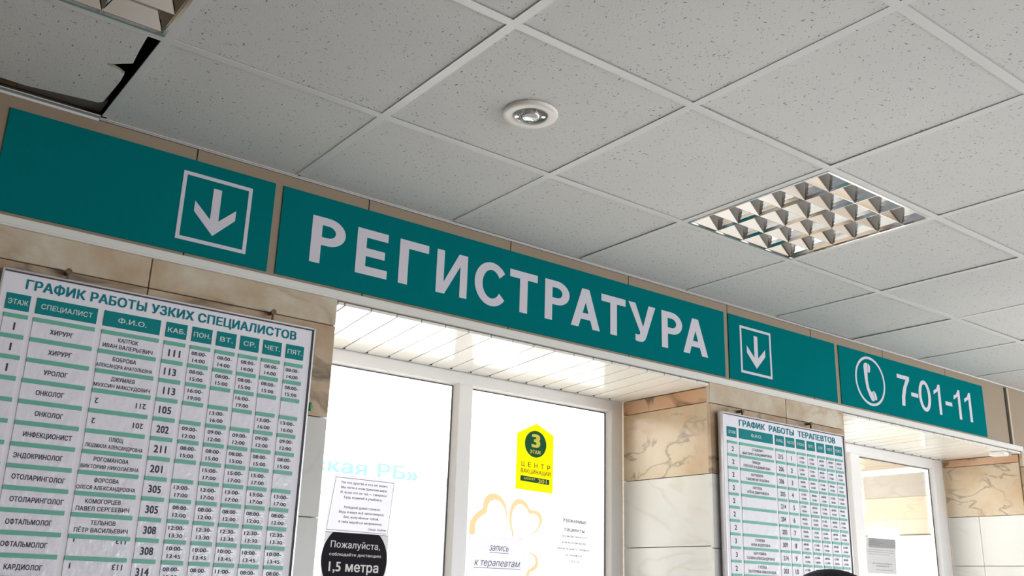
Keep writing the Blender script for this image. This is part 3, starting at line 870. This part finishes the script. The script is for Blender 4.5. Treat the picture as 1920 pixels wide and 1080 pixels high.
# ------------------------------------------------------------------ notice boards
BY = 2.666
def board(x0, x1, zt, zb, title, tx, tz, tcap, cols, heads, rows, pitch, zbar, lean, lab, hooks, hcap):
    bd = thing('schedule_board', ((x0 + x1) / 2, BY, zb), lab, 'notice board', 'timetable boards on the marble piers')
    box('panel', x0 + .004, x1 - .004, BY + .001, BY + .016, zb, zt, M['board'], bd, 0.001)
    bm = bmesh.new()
    for a, b, c, d in ((x0, x0 + .006, zb, zt), (x1 - .006, x1, zb, zt), (x0 + .006, x1 - .006, zt - .0055, zt + .0005)):
        bx(bm, a, b, BY - .003, BY + .024, c, d, .001)
    finish('frame', bm, M['alu'], bd)
    bm = bmesh.new()
    bx(bm, x1 - .010, x1 - .006, BY - .0012, BY + .003, zb, zt - .0055)
    bx(bm, x0 + .006, x1 - .006, BY - .0012, BY + .003, zt - .0085, zt - .0055)  # dark strips along the inner right and top edges
    finish('inner_edge_line', bm, M['darkline'], bd)
    box('spacer', (x0 + x1) / 2 - .35, (x0 + x1) / 2 + .35, BY + .016, 2.6995, zt - .20, zt - .15, M['gap'], bd)
    bm = bmesh.new(); text(bm, title, BY - .0002, (tx[0] + tx[1]) / 2, tz, tcap, width=tx[1] - tx[0], bold=.028)
    t = finish('title', bm, M['teal_text'], bd)
    for (hx, hz) in hooks:
        bm = bmesh.new(); cyl(bm, (hx, hz), .006, 2.672, 2.7, 'y', 10); bx(bm, hx - .002, hx + .002, BY + .004, BY + .012, zt - .004, hz + .003)
        cyl(bm, (hx, hz), .0085, 2.668, 2.672, 'y', 10)
        finish('hanging_screw', bm, M['screw'], bd)
    for (a, b), hd in zip(cols, heads):
        h = box('header_tile', a, b, BY - .0012, BY + .001, .6500, .6925, M['header'], bd, .0003)
        bm = bmesh.new(); text(bm, hd, BY - .0016, (a + b) / 2, .6645, hcap, width=min((b - a) * .84, len(hd) * hcap * .95), bold=.015)
        finish('lettering', bm, M['header_text'], h)
    for r in range(len(rows)):
        for c, (a, b) in enumerate(cols):
            z1 = zbar - r * pitch - lean * c / 8
            dx = random.uniform(-.001, .001)
            z0 = z1 - pitch
            bm = bmesh.new()
            bx(bm, a + dx, b + dx, BY - .0008, BY + .0009, z0 + .001, z1 - .0108)
            bx(bm, a + dx, b + dx, BY - .0022, BY + .0009, z1 - .0105, z1, mi=1)
            pk = finish('pocket', bm, [M['slip'], M['bar']], bd)
            ent = rows[r][c]
            if not ent: continue
            bm = bmesh.new(); jx = random.uniform(-.003, .003) * (b - a) / .06; sl = random.uniform(-.02, .02)
            zc = (z0 + z1 - .0105) / 2; wd = b - a
            if isinstance(ent, tuple) and ent[0] == 'inv':      # a slip slid in upside down
                for s, fx in zip(ent[1:3], (.10, .86)):
                    cp = .0145; zz = zc - cp / 2 + (ent[3] if len(ent) > 3 else 0)
                    text(bm, s, BY - .0012, a + wd * fx, zz, cp, bold=.02, flip=True)
                    if s == ent[1]: finish('lettering', bm, M['ink'], pk); bm = bmesh.new()
            elif isinstance(ent, tuple):
                cp = ent[2] if len(ent) > 2 else .0108; k_ = .82 if wd > .1 else .70; gp = .0040 if wd > .1 else .0048
                w1 = min(wd * .93, len(ent[0]) * cp * k_); w2 = min(wd * .97, len(ent[1]) * cp * k_)
                text(bm, ent[0], BY - .0012, (a + b) / 2 + jx, zc + gp, cp, width=w1, bold=.026, slope=sl)
                text(bm, ent[1], BY - .0012, (a + b) / 2 + jx * .5, zc - gp - cp, cp if w2 < wd * .9 else cp * .9, width=w2, bold=.026, slope=sl)
            else:
                cp = .0200 if ent.isdigit() else .0122
                text(bm, ent, BY - .0012, (a + b) / 2 + jx, zc - cp / 2, cp, width=None if len(ent) == 1 else min(wd * .92, len(ent) * cp * (.56 if ent.isdigit() else .79)), bold=.03, slope=sl)
            finish('lettering', bm, M['ink'], pk)
    return bd

T = lambda a, b: (a + '-', b, .0103)
n_ = None
def five(a, b): return [T(a, b)] * 5
cols1 = [(.387, .444), (.459, .611), (.628, .780), (.796, .855), (.870, .928), (.942, 1.000), (1.013, 1.071), (1.084, 1.142), (1.157, 1.2145)]
rows1 = [
    ['1', 'ХИРУРГ', ('КАПТЮК', 'ИВАН ВАЛЕРЬЕВИЧ'), '111'] + five('08:00', '14:00'),
    ['1', 'ХИРУРГ', ('БОБРОВА', 'АЛЕКСАНДРА АНАТОЛЬЕВНА'), '113'] + five('08:00', '15:00'),
    ['1', 'УРОЛОГ', ('ДЖУМАЕВ', 'МУХСИН МАКСУДОВИЧ'), '113', T('16:00', '19:00'), n_, T('16:00', '19:00'), n_, n_],
    [n_, 'ОНКОЛОГ', ('inv', '2', '211'), '105', n_, T('13:00', '16:00'), n_, T('13:00', '16:00'), T('13:00', '16:00')],
    [n_, 'ОНКОЛОГ', ('inv', '2', '201'), '202'] + five('09:00', '12:00'),
    [n_, 'ИНФЕКЦИОНИСТ', ('ПЛЮЩ', 'ЛЮДМИЛА АЛЕКСАНДРОВНА'), '211'] + five('08:00', '15:00'),
    [n_, 'ЭНДОКРИНОЛОГ', ('РОГОМАНОВА', 'ВИКТОРИЯ НИКОЛАЕВНА'), '201', n_, T('15:00', '17:00'), T('15:00', '17:00'), T('15:00', '17:00'), n_],
    [n_, 'ОТОЛАРИНГОЛОГ', ('ФОРСОВА', 'ОЛЕСЯ АЛЕКСАНДРОВНА'), '305'] + five('13:00', '17:00'),
    [n_, 'ОТОЛАРИНГОЛОГ', ('КОМОГОРЦЕВ', 'ПАВЕЛ СЕРГЕЕВИЧ'), '305'] + five('08:00', '12:00'),
    [n_, 'ОФТАЛЬМОЛОГ', ('ТЕЛЬНОВ', 'ПЁТР ВАСИЛЬЕВИЧ'), '308', T('12:00', '13:30')] + [T('12:30', '13:30')] * 4,
    [n_, 'ОФТАЛЬМОЛОГ', ('inv', '1', '113', .0195), '308'] + five('10:00', '13:45'),
    [n_, 'КАРДИОЛОГ', ('inv', '1', '113', .008), '314', T('08:00', '15:00'), T('08:00', '15:00'), T('11:00', '18:00'), T('08:00', '15:00'), T('08:00', '15:00')],
    [n_] * 9, [n_] * 9,
]
board(.366, 1.2470, .7565, -.12, 'ГРАФИК РАБОТЫ УЗКИХ СПЕЦИАЛИСТОВ', (.427, 1.186), .7095, .0255, cols1,
      ['ЭТАЖ', 'СПЕЦИАЛИСТ', 'Ф.И.О.', 'КАБ.', 'ПОН.', 'ВТ.', 'СР.', 'ЧЕТ.', 'ПЯТ.'], rows1, .0533, .6400, .0035,
      'larger white timetable board of narrow specialists on the left marble pier', [(.523, .780), (1.107, .784)], .0135)
cols2 = [(3.1485, 3.209), (3.2255, 3.449), (3.4655, 3.527), (3.540, 3.600), (3.615, 3.675), (3.691, 3.748), (3.763, 3.818), (3.832, 3.888), (3.900, 3.956)]
def tm(*a):
    return [(x + '-', y, .0092) for x, y in a]
A_, B_, C_ = ('08:00', '14:00'), ('13:00', '19:00'), ('12:00', '18:00')
names2 = [('СТАШЕВИЧ', 'МАРГАРИТА ВЛАДИМИРОВНА'), ('ЛЯКИДИ', 'АЛЕКСЕЙ ВЛАДИМИРОВИЧ'), ('КАРТАШОВА', 'ТАИСИЯ ВИТАЛЬЕВНА'), ('ЛАПТЕВА', 'АЛЁНА ДМИТРИЕВНА'), n_, n_, n_,
          ('ГУЛЯЕВА', 'АННА АНДРЕЕВНА'), ('КАРТУШИНА', 'ГАЛИНА АЛЕКСАНДРОВНА'), ('ГУСЕВА', 'ЕКАТЕРИНА НИКОЛАЕВНА'), n_]
cab2 = ['215', '206', '206', '205', '214', '204', '205', '309', '214', '203', n_]
fl2 = ['2', '2', '2', '2', '2', '2', '2', '3', '3', '2', n_]
pats = [(B_, B_, A_, A_, A_), (C_, C_, A_, B_, A_), (A_, A_, C_, A_, C_), (B_, A_, A_, C_, C_), (C_, A_, B_, A_, A_), (A_, C_, B_, A_, B_), (A_, B_, C_, A_, A_), (A_, B_, B_, A_, B_), (A_, C_, A_, C_, A_), (C_, A_, A_, B_, A_)]
rows2 = [[fl2[i], names2[i], cab2[i], str(i + 1)] + tm(*pats[i]) for i in range(10)] + [[n_] * 9, [n_] * 9]
board(3.119, 3.9800, .7515, -.02, 'ГРАФИК  РАБОТЫ  ТЕРАПЕВТОВ', (3.228, 3.908), .7045, .0255, cols2,
      ['ЭТАЖ', 'Ф.И.О.', 'КАБ.', 'УЧАСТОК', 'ПОН.', 'ВТ.', 'СР.', 'ЧЕТ.', 'ПЯТ.'], rows2, .0535, .6335, .000,
      'smaller-looking white timetable board of therapists on the marble pier between the two windows', [(3.262, .7715), (3.74, .7775)], .0125)
bm = bmesh.new(); bx(bm, 1.2475, 1.2585, 2.662, 2.676, .502, .528, .003); bx(bm, 1.2475, 1.262, 2.668, 2.672, .508, .522, .001)
o = finish('clip', bm, M['clip']); tag(o, 'small green plastic clip on the right edge of the larger notice board', 'clip')

# ------------------------------------------------------------------ things stuck on the left window
def sheet(bm, x0, x1, z0, z1, y, d=.0006, mi=0, dx=0, dz=0):
    """a sheet of real thickness; dx/dz shear it slightly out of square"""
    v = [(x0 + dx, z0), (x1 + dx, z0 + dz), (x1, z1 + dz), (x0, z1)]
    prism(bm, v, 'y', y, y + d, mi)
# poem
o = thing('notice_sheet', (1.78, YG, .195), 'white poem sheet with thin black border, above the black round sticker', 'notice')
bm = bmesh.new(); sheet(bm, 1.660, 1.917, .187, .397, YG, dx=-.022, dz=-.001); finish('paper', bm, M['paper'], o)
bm = bmesh.new()
bd_ = [(1.644, .196), (1.901, .193), (1.917, .386), (1.666, .388)]
bi_ = [(1.6458, .198), (1.899, .195), (1.9148, .384), (1.6678, .386)]
flat(bm, [bd_, bi_], YG - .0005); finish('border', bm, M['print_pale'], o)
bm = bmesh.new()
poem = ['На что другая и кто не знает,', 'Мы гости в этом бренном мире,', 'И, если что не так — смирись!', 'Будь поумней и улыбнись.', '', 'Холодной думай головою.', 'Ведь в мире всё закономерно:', 'Зло, излучённое тобой,', 'К тебе вернётся непременно.']
bm.free()
for i, s in enumerate(poem):
    if not s: continue
    bm = bmesh.new(); text(bm, s, YG - .0006, 1.790 - .0008 * i, .366 - .0178 * i, .0088, width=.0068 * len(s), bold=.022); finish('text_line', bm, M['print_ink'], o)
bm = bmesh.new(); text(bm, 'Омар Хайям', YG - .0006, 1.855, .203, .0085, width=.078, bold=.014, shear=.2)
finish('text_line', bm, M['print_ink'], o)
# black round sticker
def round_sticker(cx, cz, label, words):
    o = thing('round_sticker', (cx, YG, cz - .14), label, 'sticker')
    bm = bmesh.new(); sheet(bm, cx - .128, cx + .137, cz - .16, cz + .095, YG + .0002, dx=-.004); finish('backing_sheet', bm, M['paper_grey'], o)
    bm = bmesh.new()
    a = [p for p in arc(cx, cz, .136, .134, 0, 354, 60)]
    a = [(x, min(z, cz + .094)) for x, z in a]
    prism(bm, a, 'y', YG - .0008, YG - .0001); finish('disc', bm, M['sticker_black'], o)
    if words:
        bm = bmesh.new()
        text(bm, 'Пожалуйста,', YG - .0012, cx, cz + .040, .0235, width=.205, bold=.008, slope=-.005)
        text(bm, 'соблюдайте дистанцию', YG - .0012, cx + .002, cz + .012, .0105, width=.215, bold=.010)
        text(bm, '1,5 метра', YG - .0012, cx - .001, cz - .042, .034, width=.205, bold=.022)
        text(bm, 'друг от друга', YG - .0012, cx, cz - .085, .018, width=.15, bold=.008)
        finish('lettering', bm, M['sticker_text'], o)
    return o
round_sticker(1.770, .095, 'black round distance sticker with words 1,5 метра, under the poem sheet', True)
# a second sign hidden behind the pier edge
o = thing('warning_sheet', (1.50, YG, .2), 'pale sheet with a dark round symbol, mostly hidden behind the left pier edge', 'notice')
bm = bmesh.new(); sheet(bm, 1.43, 1.632, .20, .395, YG + .0004); finish('paper', bm, M['paper_clear'], o)
bm = bmesh.new(); prism(bm, arc(1.552, .325, .058, .050, 0, 351, 40), 'y', YG - .0008, YG + .0002); finish('disc', bm, M['sticker_black'], o)
# cyan words
o = thing('window_lettering', (2.2, YG, .38), 'faint pale cyan vinyl words across both panes of the left window', 'lettering')
bm = bmesh.new(); text(bm, 'ская РБ»', YG - .0003, 2.020, .404, .050, 'r', width=.455, bold=.022, slope=0); finish('letters', bm, M['cyan'], o)
bm = bmesh.new(); text(bm, 'п', YG - .0003, 2.105, .392, .046, 'l', width=.06, bold=.022)
finish('letters', bm, M['cyan2'], o)
bm = bmesh.new(); text(bm, 'олик', YG - .0003, 2.27, .392, .044, 'l', width=.20, bold=.02); finish('letters', bm, M['cyan2'], o)
# yellow vaccination sticker
o = thing('arrow_sticker', (2.606, YG, .413), 'bright yellow house-shaped sticker with a green circle numbered 3', 'sticker')
bm = bmesh.new(); prism(bm, [(2.503, .416), (2.707, .411), (2.708, .660), (2.611, .7035), (2.505, .652)], 'y', YG - .0003, YG + .0004); finish('vinyl', bm, M['yellow'], o)
bm = bmesh.new(); prism(bm, arc(2.607, .6135, .0595, .0575, 0, 352, 44), 'y', YG - .0008, YG - .0003); finish('disc', bm, M['green'], o)
bm = bmesh.new()
text(bm, '3', YG - .0012, 2.608, .6010, .056, width=.048, bold=.045)
text(bm, 'ЭТАЖ', YG - .0012, 2.606, .5720, .0150, width=.060, bold=.03)
finish('circle_text', bm, M['yellow_text'], o)
bm = bmesh.new()
for i, ch in enumerate('ЦЕНТР'): text(bm, ch, YG - .0008, 2.540 + .0355 * i, .5145 - .0016 * i, .0205, width=.0165, bold=.02)
text(bm, 'ВАКЦИНАЦИИ', YG - .0008, 2.611, .4850, .0175, width=.163, bold=.016, slope=-.02)
finish('words', bm, M['green_text'], o)
bm = bmesh.new(); prism(bm, [(2.5285, .452), (2.6865, .4455), (2.6868, .4675), (2.5288, .4745)], 'y', YG - .0008, YG - .0003); s_b = finish('room_strip', bm, M['green'], o)
bm = bmesh.new(); text(bm, 'КАБИНЕТ', YG - .0012, 2.578, .4590, .0085, width=.062, bold=.02); text(bm, '301', YG - .0012, 2.648, .4500, .0165, width=.048, bold=.02)
finish('lettering', bm, M['yellow_text'], s_b)
# clover of hearts
HL = [(2.279, 0.217), (2.277, 0.238), (2.278, 0.261), (2.288, 0.279), (2.311, 0.304), (2.339, 0.324), (2.341, 0.342), (2.349, 0.363), (2.367, 0.38), (2.393, 0.386), (2.42, 0.381), (2.444, 0.365), (2.458, 0.339), (2.463, 0.315), (2.467, 0.285), (2.464, 0.27), (2.459, 0.297), (2.453, 0.32), (2.441, 0.341), (2.421, 0.357), (2.398, 0.361), (2.376, 0.352), (2.365, 0.335), (2.359, 0.308), (2.337, 0.293), (2.316, 0.275), (2.304, 0.251), (2.305, 0.219)]
HR = [(2.493, 0.22), (2.49, 0.239), (2.479, 0.268), (2.476, 0.292), (2.478, 0.322), (2.485, 0.347), (2.5, 0.365), (2.525, 0.376), (2.553, 0.369), (2.573, 0.354), (2.586, 0.336), (2.622, 0.333), (2.645, 0.319), (2.653, 0.295), (2.644, 0.27), (2.621, 0.244), (2.593, 0.23), (2.57, 0.227), (2.593, 0.234), (2.617, 0.251), (2.634, 0.275), (2.636, 0.297), (2.623, 0.313), (2.603, 0.318), (2.579, 0.317), (2.568, 0.335), (2.55, 0.349), (2.527, 0.353), (2.507, 0.341), (2.496, 0.323), (2.49, 0.299), (2.491, 0.269), (2.499, 0.24), (2.503, 0.221)]
HB = [(2.572, 0.159), (2.604, 0.158), (2.628, 0.145), (2.637, 0.124), (2.631, 0.103), (2.614, 0.087), (2.594, 0.081), (2.587, 0.063), (2.569, 0.062), (2.576, 0.083), (2.59, 0.095), (2.609, 0.105), (2.619, 0.12), (2.616, 0.138), (2.6, 0.152)]
PA = [(2.008, 0.187), (1.989, 0.179), (1.981, 0.162), (1.984, 0.148), (1.991, 0.141), (2.002, 0.137), (2.016, 0.125), (2.029, 0.119), (2.013, 0.124), (1.999, 0.133), (1.988, 0.139), (1.98, 0.148), (1.977, 0.163), (1.985, 0.181)]
PB = [(2.031, 0.096), (2.012, 0.09), (2.005, 0.073), (2.007, 0.06), (2.022, 0.044), (2.018, 0.044), (2.003, 0.058), (2.001, 0.073), (2.008, 0.092)]
def smooth_loop(lp):
    n = len(lp); out = []
    for i in range(n):
        p0, p1, p2, p3 = lp[i - 1], lp[i], lp[(i + 1) % n], lp[(i + 2) % n]
        for t in (0, .34, .67):
            out.append(tuple(.5 * ((2 * p1[k]) + (-p0[k] + p2[k]) * t + (2 * p0[k] - 5 * p1[k] + 4 * p2[k] - p3[k]) * t * t + (-p0[k] + 3 * p1[k] - 3 * p2[k] + p3[k]) * t ** 3) for k in (0, 1)))
    return out
o = thing('clover_decal', (2.46, YG, .06), 'peach orange heart outlines forming a clover below the yellow sticker', 'decal')
for h_ in (HL, HR, HB):
    bm = bmesh.new(); flat(bm, [smooth_loop(h_)], YG + .0002); finish('heart_outline', bm, M['orange'], o)
o = thing('faint_decal', (2.0, YG, .04), 'barely visible thin pink heart outlines on the left pane', 'decal')
for h_ in (PA, PB):
    bm = bmesh.new(); flat(bm, [smooth_loop(h_)], YG + .0002); finish('heart_outline', bm, M['pink'], o)
# sheet in italics
o = thing('notice_sheet', (2.41, YG, -.03), 'white sheet with underlined italic words запись к терапевтам over the clover', 'notice')
bm = bmesh.new(); sheet(bm, 2.276, 2.560, -.005, .213, YG - .0008, dx=-.006, dz=.0045); finish('paper', bm, M['paper'], o)
bm = bmesh.new()
text(bm, 'запись', YG - .0016, 2.428, .158, .027, width=.098, bold=0.0, shear=.28); rect(bm, 2.380, 2.477, .1495, .1512, YG - .0016)
finish('text_line', bm, M['print_ink'], o); bm = bmesh.new()
text(bm, 'к терапевтам', YG - .0016, 2.423, .098, .027, width=.232, bold=0.0, shear=.28)
rect(bm, 2.305, 2.540, .089, .0908, YG - .0016)
finish('text_line', bm, M['print_ink'], o)
# faint sheet to the right
o = thing('notice_sheet', (2.84, YG, .09), 'faint white sheet headed Уважаемые пациенты at the right of the pane', 'notice')
bm = bmesh.new(); sheet(bm, 2.728, 2.928, .05, .335, YG - .0004, dx=-.004, dz=-.004); finish('paper', bm, M['paper_clear'], o)
bm = bmesh.new()
text(bm, 'Уважаемые', YG - .0010, 2.834, .2960, .0170, width=.135, bold=.03, slope=-.03)
finish('text_line', bm, M['print_pale'], o); bm = bmesh.new()
text(bm, 'пациенты', YG - .0010, 2.834, .2580, .0165, width=.115, bold=.03, slope=-.03)
finish('text_line', bm, M['print_pale'], o); bm = bmesh.new()
for i, s in enumerate(('Просим Вас звонить по', 'всем вопросам вызова', 'врача на дом по телефону', 'по телефону:', '7-01-11')):
    text(bm, s, YG - .0010, 2.832, .2330 - .0262 * i, .0095, width=(.150, .135, .185, .100, .055)[i], bold=.025, slope=-.02)
finish('lettering', bm, M['print_pale'], o)
# sheets in the right-hand window
o = thing('notice_sheet', (5.08, YG2, .165), 'grey printed information sheet in the right-hand window', 'notice')
bm = bmesh.new(); sheet(bm, 4.944, 5.236, .160, .352, YG2 - .0008, dx=-.016, dz=.003); finish('paper', bm, M['paper_grey'], o)
bm = bmesh.new()
for i in range(3): text(bm, ('В регистратуру', 'поликлиники обращаться', 'по рабочим дням')[i], YG2 - .0014, 4.955, .336 - .011 * i, .0055, 'l', width=(.09, .16, .12)[i], bold=.0)
for i in range(3): text(bm, ('Запись на приём к врачу производится', 'при наличии паспорта, полиса и карты', 'в часы работы кабинета')[i], YG2 - .0014, 4.955, .288 - .012 * i, .0055, 'l', width=(.26, .255, .2)[i], bold=.0)
text(bm, 'БЕЗ ЗАПИСИ ПРИЁМ НЕ', YG2 - .0014, 5.085, .212, .0075, width=.19, bold=.015); text(bm, 'ПРОИЗВОДИТСЯ', YG2 - .0014, 5.085, .199, .0075, width=.13, bold=.015)
text(bm, 'Администрация поликлиники', YG2 - .0014, 5.10, .180, .0055, width=.17, bold=.0)
finish('lettering', bm, M['print_pale'], o)
o = thing('blank_sheet', (5.13, YG2, .33), 'blank white sheet behind the grey one in the right-hand window', 'paper')
bm = bmesh.new(); sheet(bm, 4.972, 5.286, .30, .414, YG2, dx=-.003, dz=.006); finish('paper', bm, M['paper_clear'], o)

# small white sensor under the soffit at the right end
o = thing('door_sensor', (5.66, 2.75, ZS), 'small white box with a grey end under the soffit by the right marble wall', 'sensor')
bm = bmesh.new(); bx(bm, 5.600, 5.665, 2.715, 2.80, ZS - .026, ZS - .001, .004); finish('body', bm, M['trim'], o)
bm = bmesh.new(); bx(bm, 5.667, 5.700, 2.717, 2.775, ZS - .022, ZS - .001, .003); finish('end_cap', bm, M['sensor_grey'], o)

# ------------------------------------------------------------------ person whose cap shows at the bottom edge
px, py = 2.272, 1.60
hd = .083
pr = thing('person', (px, py, -1.6), 'person in a dark navy knitted cap, standing before the therapists board', 'person')
def skin_body(name, joints, edges, mt, sub=2):
    me = bpy.data.meshes.new(name)
    me.from_pydata([Vector(j[0]) - ORG[pr.name] for j in joints], edges, [])
    o = bpy.data.objects.new(name, me)
    place(o, pr, ORG[pr.name])
    md = o.modifiers.new('skin', 'SKIN')
    for v, j in zip(me.skin_vertices[0].data, joints): v.radius = j[1]
    me.skin_vertices[0].data[0].use_root = True
    md.use_smooth_shade = True
    s = o.modifiers.new('sub', 'SUBSURF'); s.levels = sub; s.render_levels = sub
    me.materials.append(mt)
    return o
Z = lambda h: -1.6 + h
P_ = lambda dx, dy, h: (px + dx, py + dy, Z(h))
J = [(P_(0, 0, .92), (.15, .11)), (P_(0, 0, 1.12), (.145, .105)), (P_(0, 0, 1.32), (.17, .11)), (P_(0, 0, 1.40), (.10, .08)), (P_(0, .0, 1.46), (.055, .055)),
     (P_(-.17, 0, 1.36), (.058, .058)), (P_(-.24, .0, 1.10), (.048, .048)), (P_(-.25, .05, .88), (.036, .036)),
     (P_(.17, 0, 1.36), (.058, .058)), (P_(.24, .0, 1.10), (.048, .048)), (P_(.25, .05, .88), (.036, .036))]
skin_body('coat', J, [(0, 1), (1, 2), (2, 3), (3, 4), (2, 5), (5, 6), (6, 7), (2, 8), (8, 9), (9, 10)], M['coat'])
J = [(P_(0, 0, .92), (.14, .105)), (P_(-.09, 0, .84), (.088, .088)), (P_(-.10, .01, .48), (.060, .060)), (P_(-.10, 0, .09), (.042, .042)),
     (P_(.09, 0, .84), (.088, .088)), (P_(.10, .01, .48), (.060, .060)), (P_(.10, 0, .09), (.042, .042))]
skin_body('trousers', J, [(0, 1), (1, 2), (2, 3), (0, 4), (4, 5), (5, 6)], M['trousers'])
for s in (-1, 1):
    J = [(P_(s * .10, -.06, .045), (.042, .042)), (P_(s * .10, .05, .042), (.045, .038)), (P_(s * .105, .16, .032), (.040, .028))]
    skin_body('shoe', J, [(0, 1), (1, 2)], M['shoe'])
    # hand: palm, four fingers, thumb
    hx, hy, hz = s * .25, .055, .86
    J = [(P_(hx, hy, hz), (.024, .028)), (P_(hx, hy + .006, hz - .045), (.018, .036)), (P_(hx, hy + .008, hz - .085), (.014, .036))]
    E_ = [(0, 1), (1, 2)]
    for k, (off, ln) in enumerate(((-.030, .062), (-.010, .072), (.010, .068), (.030, .052))):
        b0 = len(J)
        J += [(P_(hx, hy + off + .008, hz - .092), (.009, .009)), (P_(hx - s * .006, hy + off + .009, hz - .092 - ln * .5), (.0085, .0085)), (P_(hx - s * .020, hy + off + .009, hz - .092 - ln), (.007, .007))]
        E_ += [(2, b0), (b0, b0 + 1), (b0 + 1, b0 + 2)]
    b0 = len(J)
    J += [(P_(hx - s * .008, hy + .036, hz - .040), (.011, .011)), (P_(hx - s * .018, hy + .058, hz - .072), (.0095, .0095)), (P_(hx - s * .024, hy + .064, hz - .098), (.008, .008))]
    E_ += [(1, b0), (b0, b0 + 1), (b0 + 1, b0 + 2)]
    skin_body('hand', J, E_, M['skin'], 1)
# head: ellipsoid shaped with jaw, nose, ears; faces the window (+y)
def ellip(bm, c, r, seg=28, rings=18, fn=None, mi=0):
    g = bmesh.ops.create_uvsphere(bm, u_segments=seg, v_segments=rings, radius=1.0)
    for v in g['verts']:
        x, y, z = v.co
        if fn: x, y, z = fn(x, y, z)
        v.co = (c[0] + x * r[0], c[1] + y * r[1], c[2] + z * r[2])
    for v in g['verts']:
        for f in v.link_faces: f.smooth = True; f.material_index = mi
top = .084
hc = (px, py, top - .125)
def face(x, y, z):
    k = 1 - .28 * max(0, -z) ** 1.3
    yy = y * (1 - .10 * max(0, -z)) + (.10 * max(0, -z) if y > 0 else 0)
    if y > .75 and abs(x) < .16 and -.35 < z < .12: yy += .22 * (1 - abs(x) / .16) * (1 - abs(z + .2) / .4 if abs(z + .2) < .4 else 0)
    return x * k, yy, z
bm = bmesh.new(); ellip(bm, hc, (.077, .095, .118), 36, 28, face)
for s in (-1, 1): ellip(bm, (hc[0] + s * .078, hc[1] - .005, hc[2] - .012), (.010, .020, .032), 12, 8)
cyl(bm, (px, py - .01), .052, top - .27, top - .16, 'z', 20, r2=.05)
h_ = finish('head', bm, M['skin'], pr)
bm = bmesh.new()
for s in (-1, 1): ellip(bm, (hc[0] + s * .031, hc[1] + .083, hc[2] + .004), (.014, .010, .007), 12, 8)
finish('eyes', bm, M['tube'], h_)
bm = bmesh.new(); ellip(bm, (hc[0], hc[1] + .082, hc[2] - .058), (.024, .012, .007), 12, 8)
finish('mouth', bm, M['slab_orange'], h_)
bm = bmesh.new(); ellip(bm, (hc[0], hc[1] - .012, hc[2] - .005), (.081, .092, .095), 24, 16, lambda x, y, z: (x, min(y, .25), max(z, -.75)))
finish('hair', bm, M['hair'], pr)
# knitted cap with a turned-up brim; flattened crown
bm = bmesh.new()
def capf(x, y, z): return x, y, (z if z < .45 else .45 + (z - .45) * .82)
ellip(bm, (px, py - .008, top - .098), (.104, .122, .1085), 40, 26, lambda x, y, z: capf(x, y, max(z, -.12)))
cp_ = finish('cap', bm, M['navy'], pr)
bm = bmesh.new(); 
rings = []
for r_, z_ in ((.088, -.02), (.096, -.028), (.100, -.01), (.099, .035), (.094, .042)):
    rings.append([bm.verts.new((px + r_ * 1.06 * math.cos(a * math.pi / 20), py - .008 + r_ * 1.24 * math.sin(a * math.pi / 20), top - .105 + z_ + .02 * math.sin(a * math.pi / 20))) for a in range(40)])
for A, B in zip(rings[:-1], rings[1:]):
    for i in range(40): bm.faces.new((A[i], A[(i + 1) % 40], B[(i + 1) % 40], B[i])).smooth = True
finish('brim', bm, M['navy'], cp_)
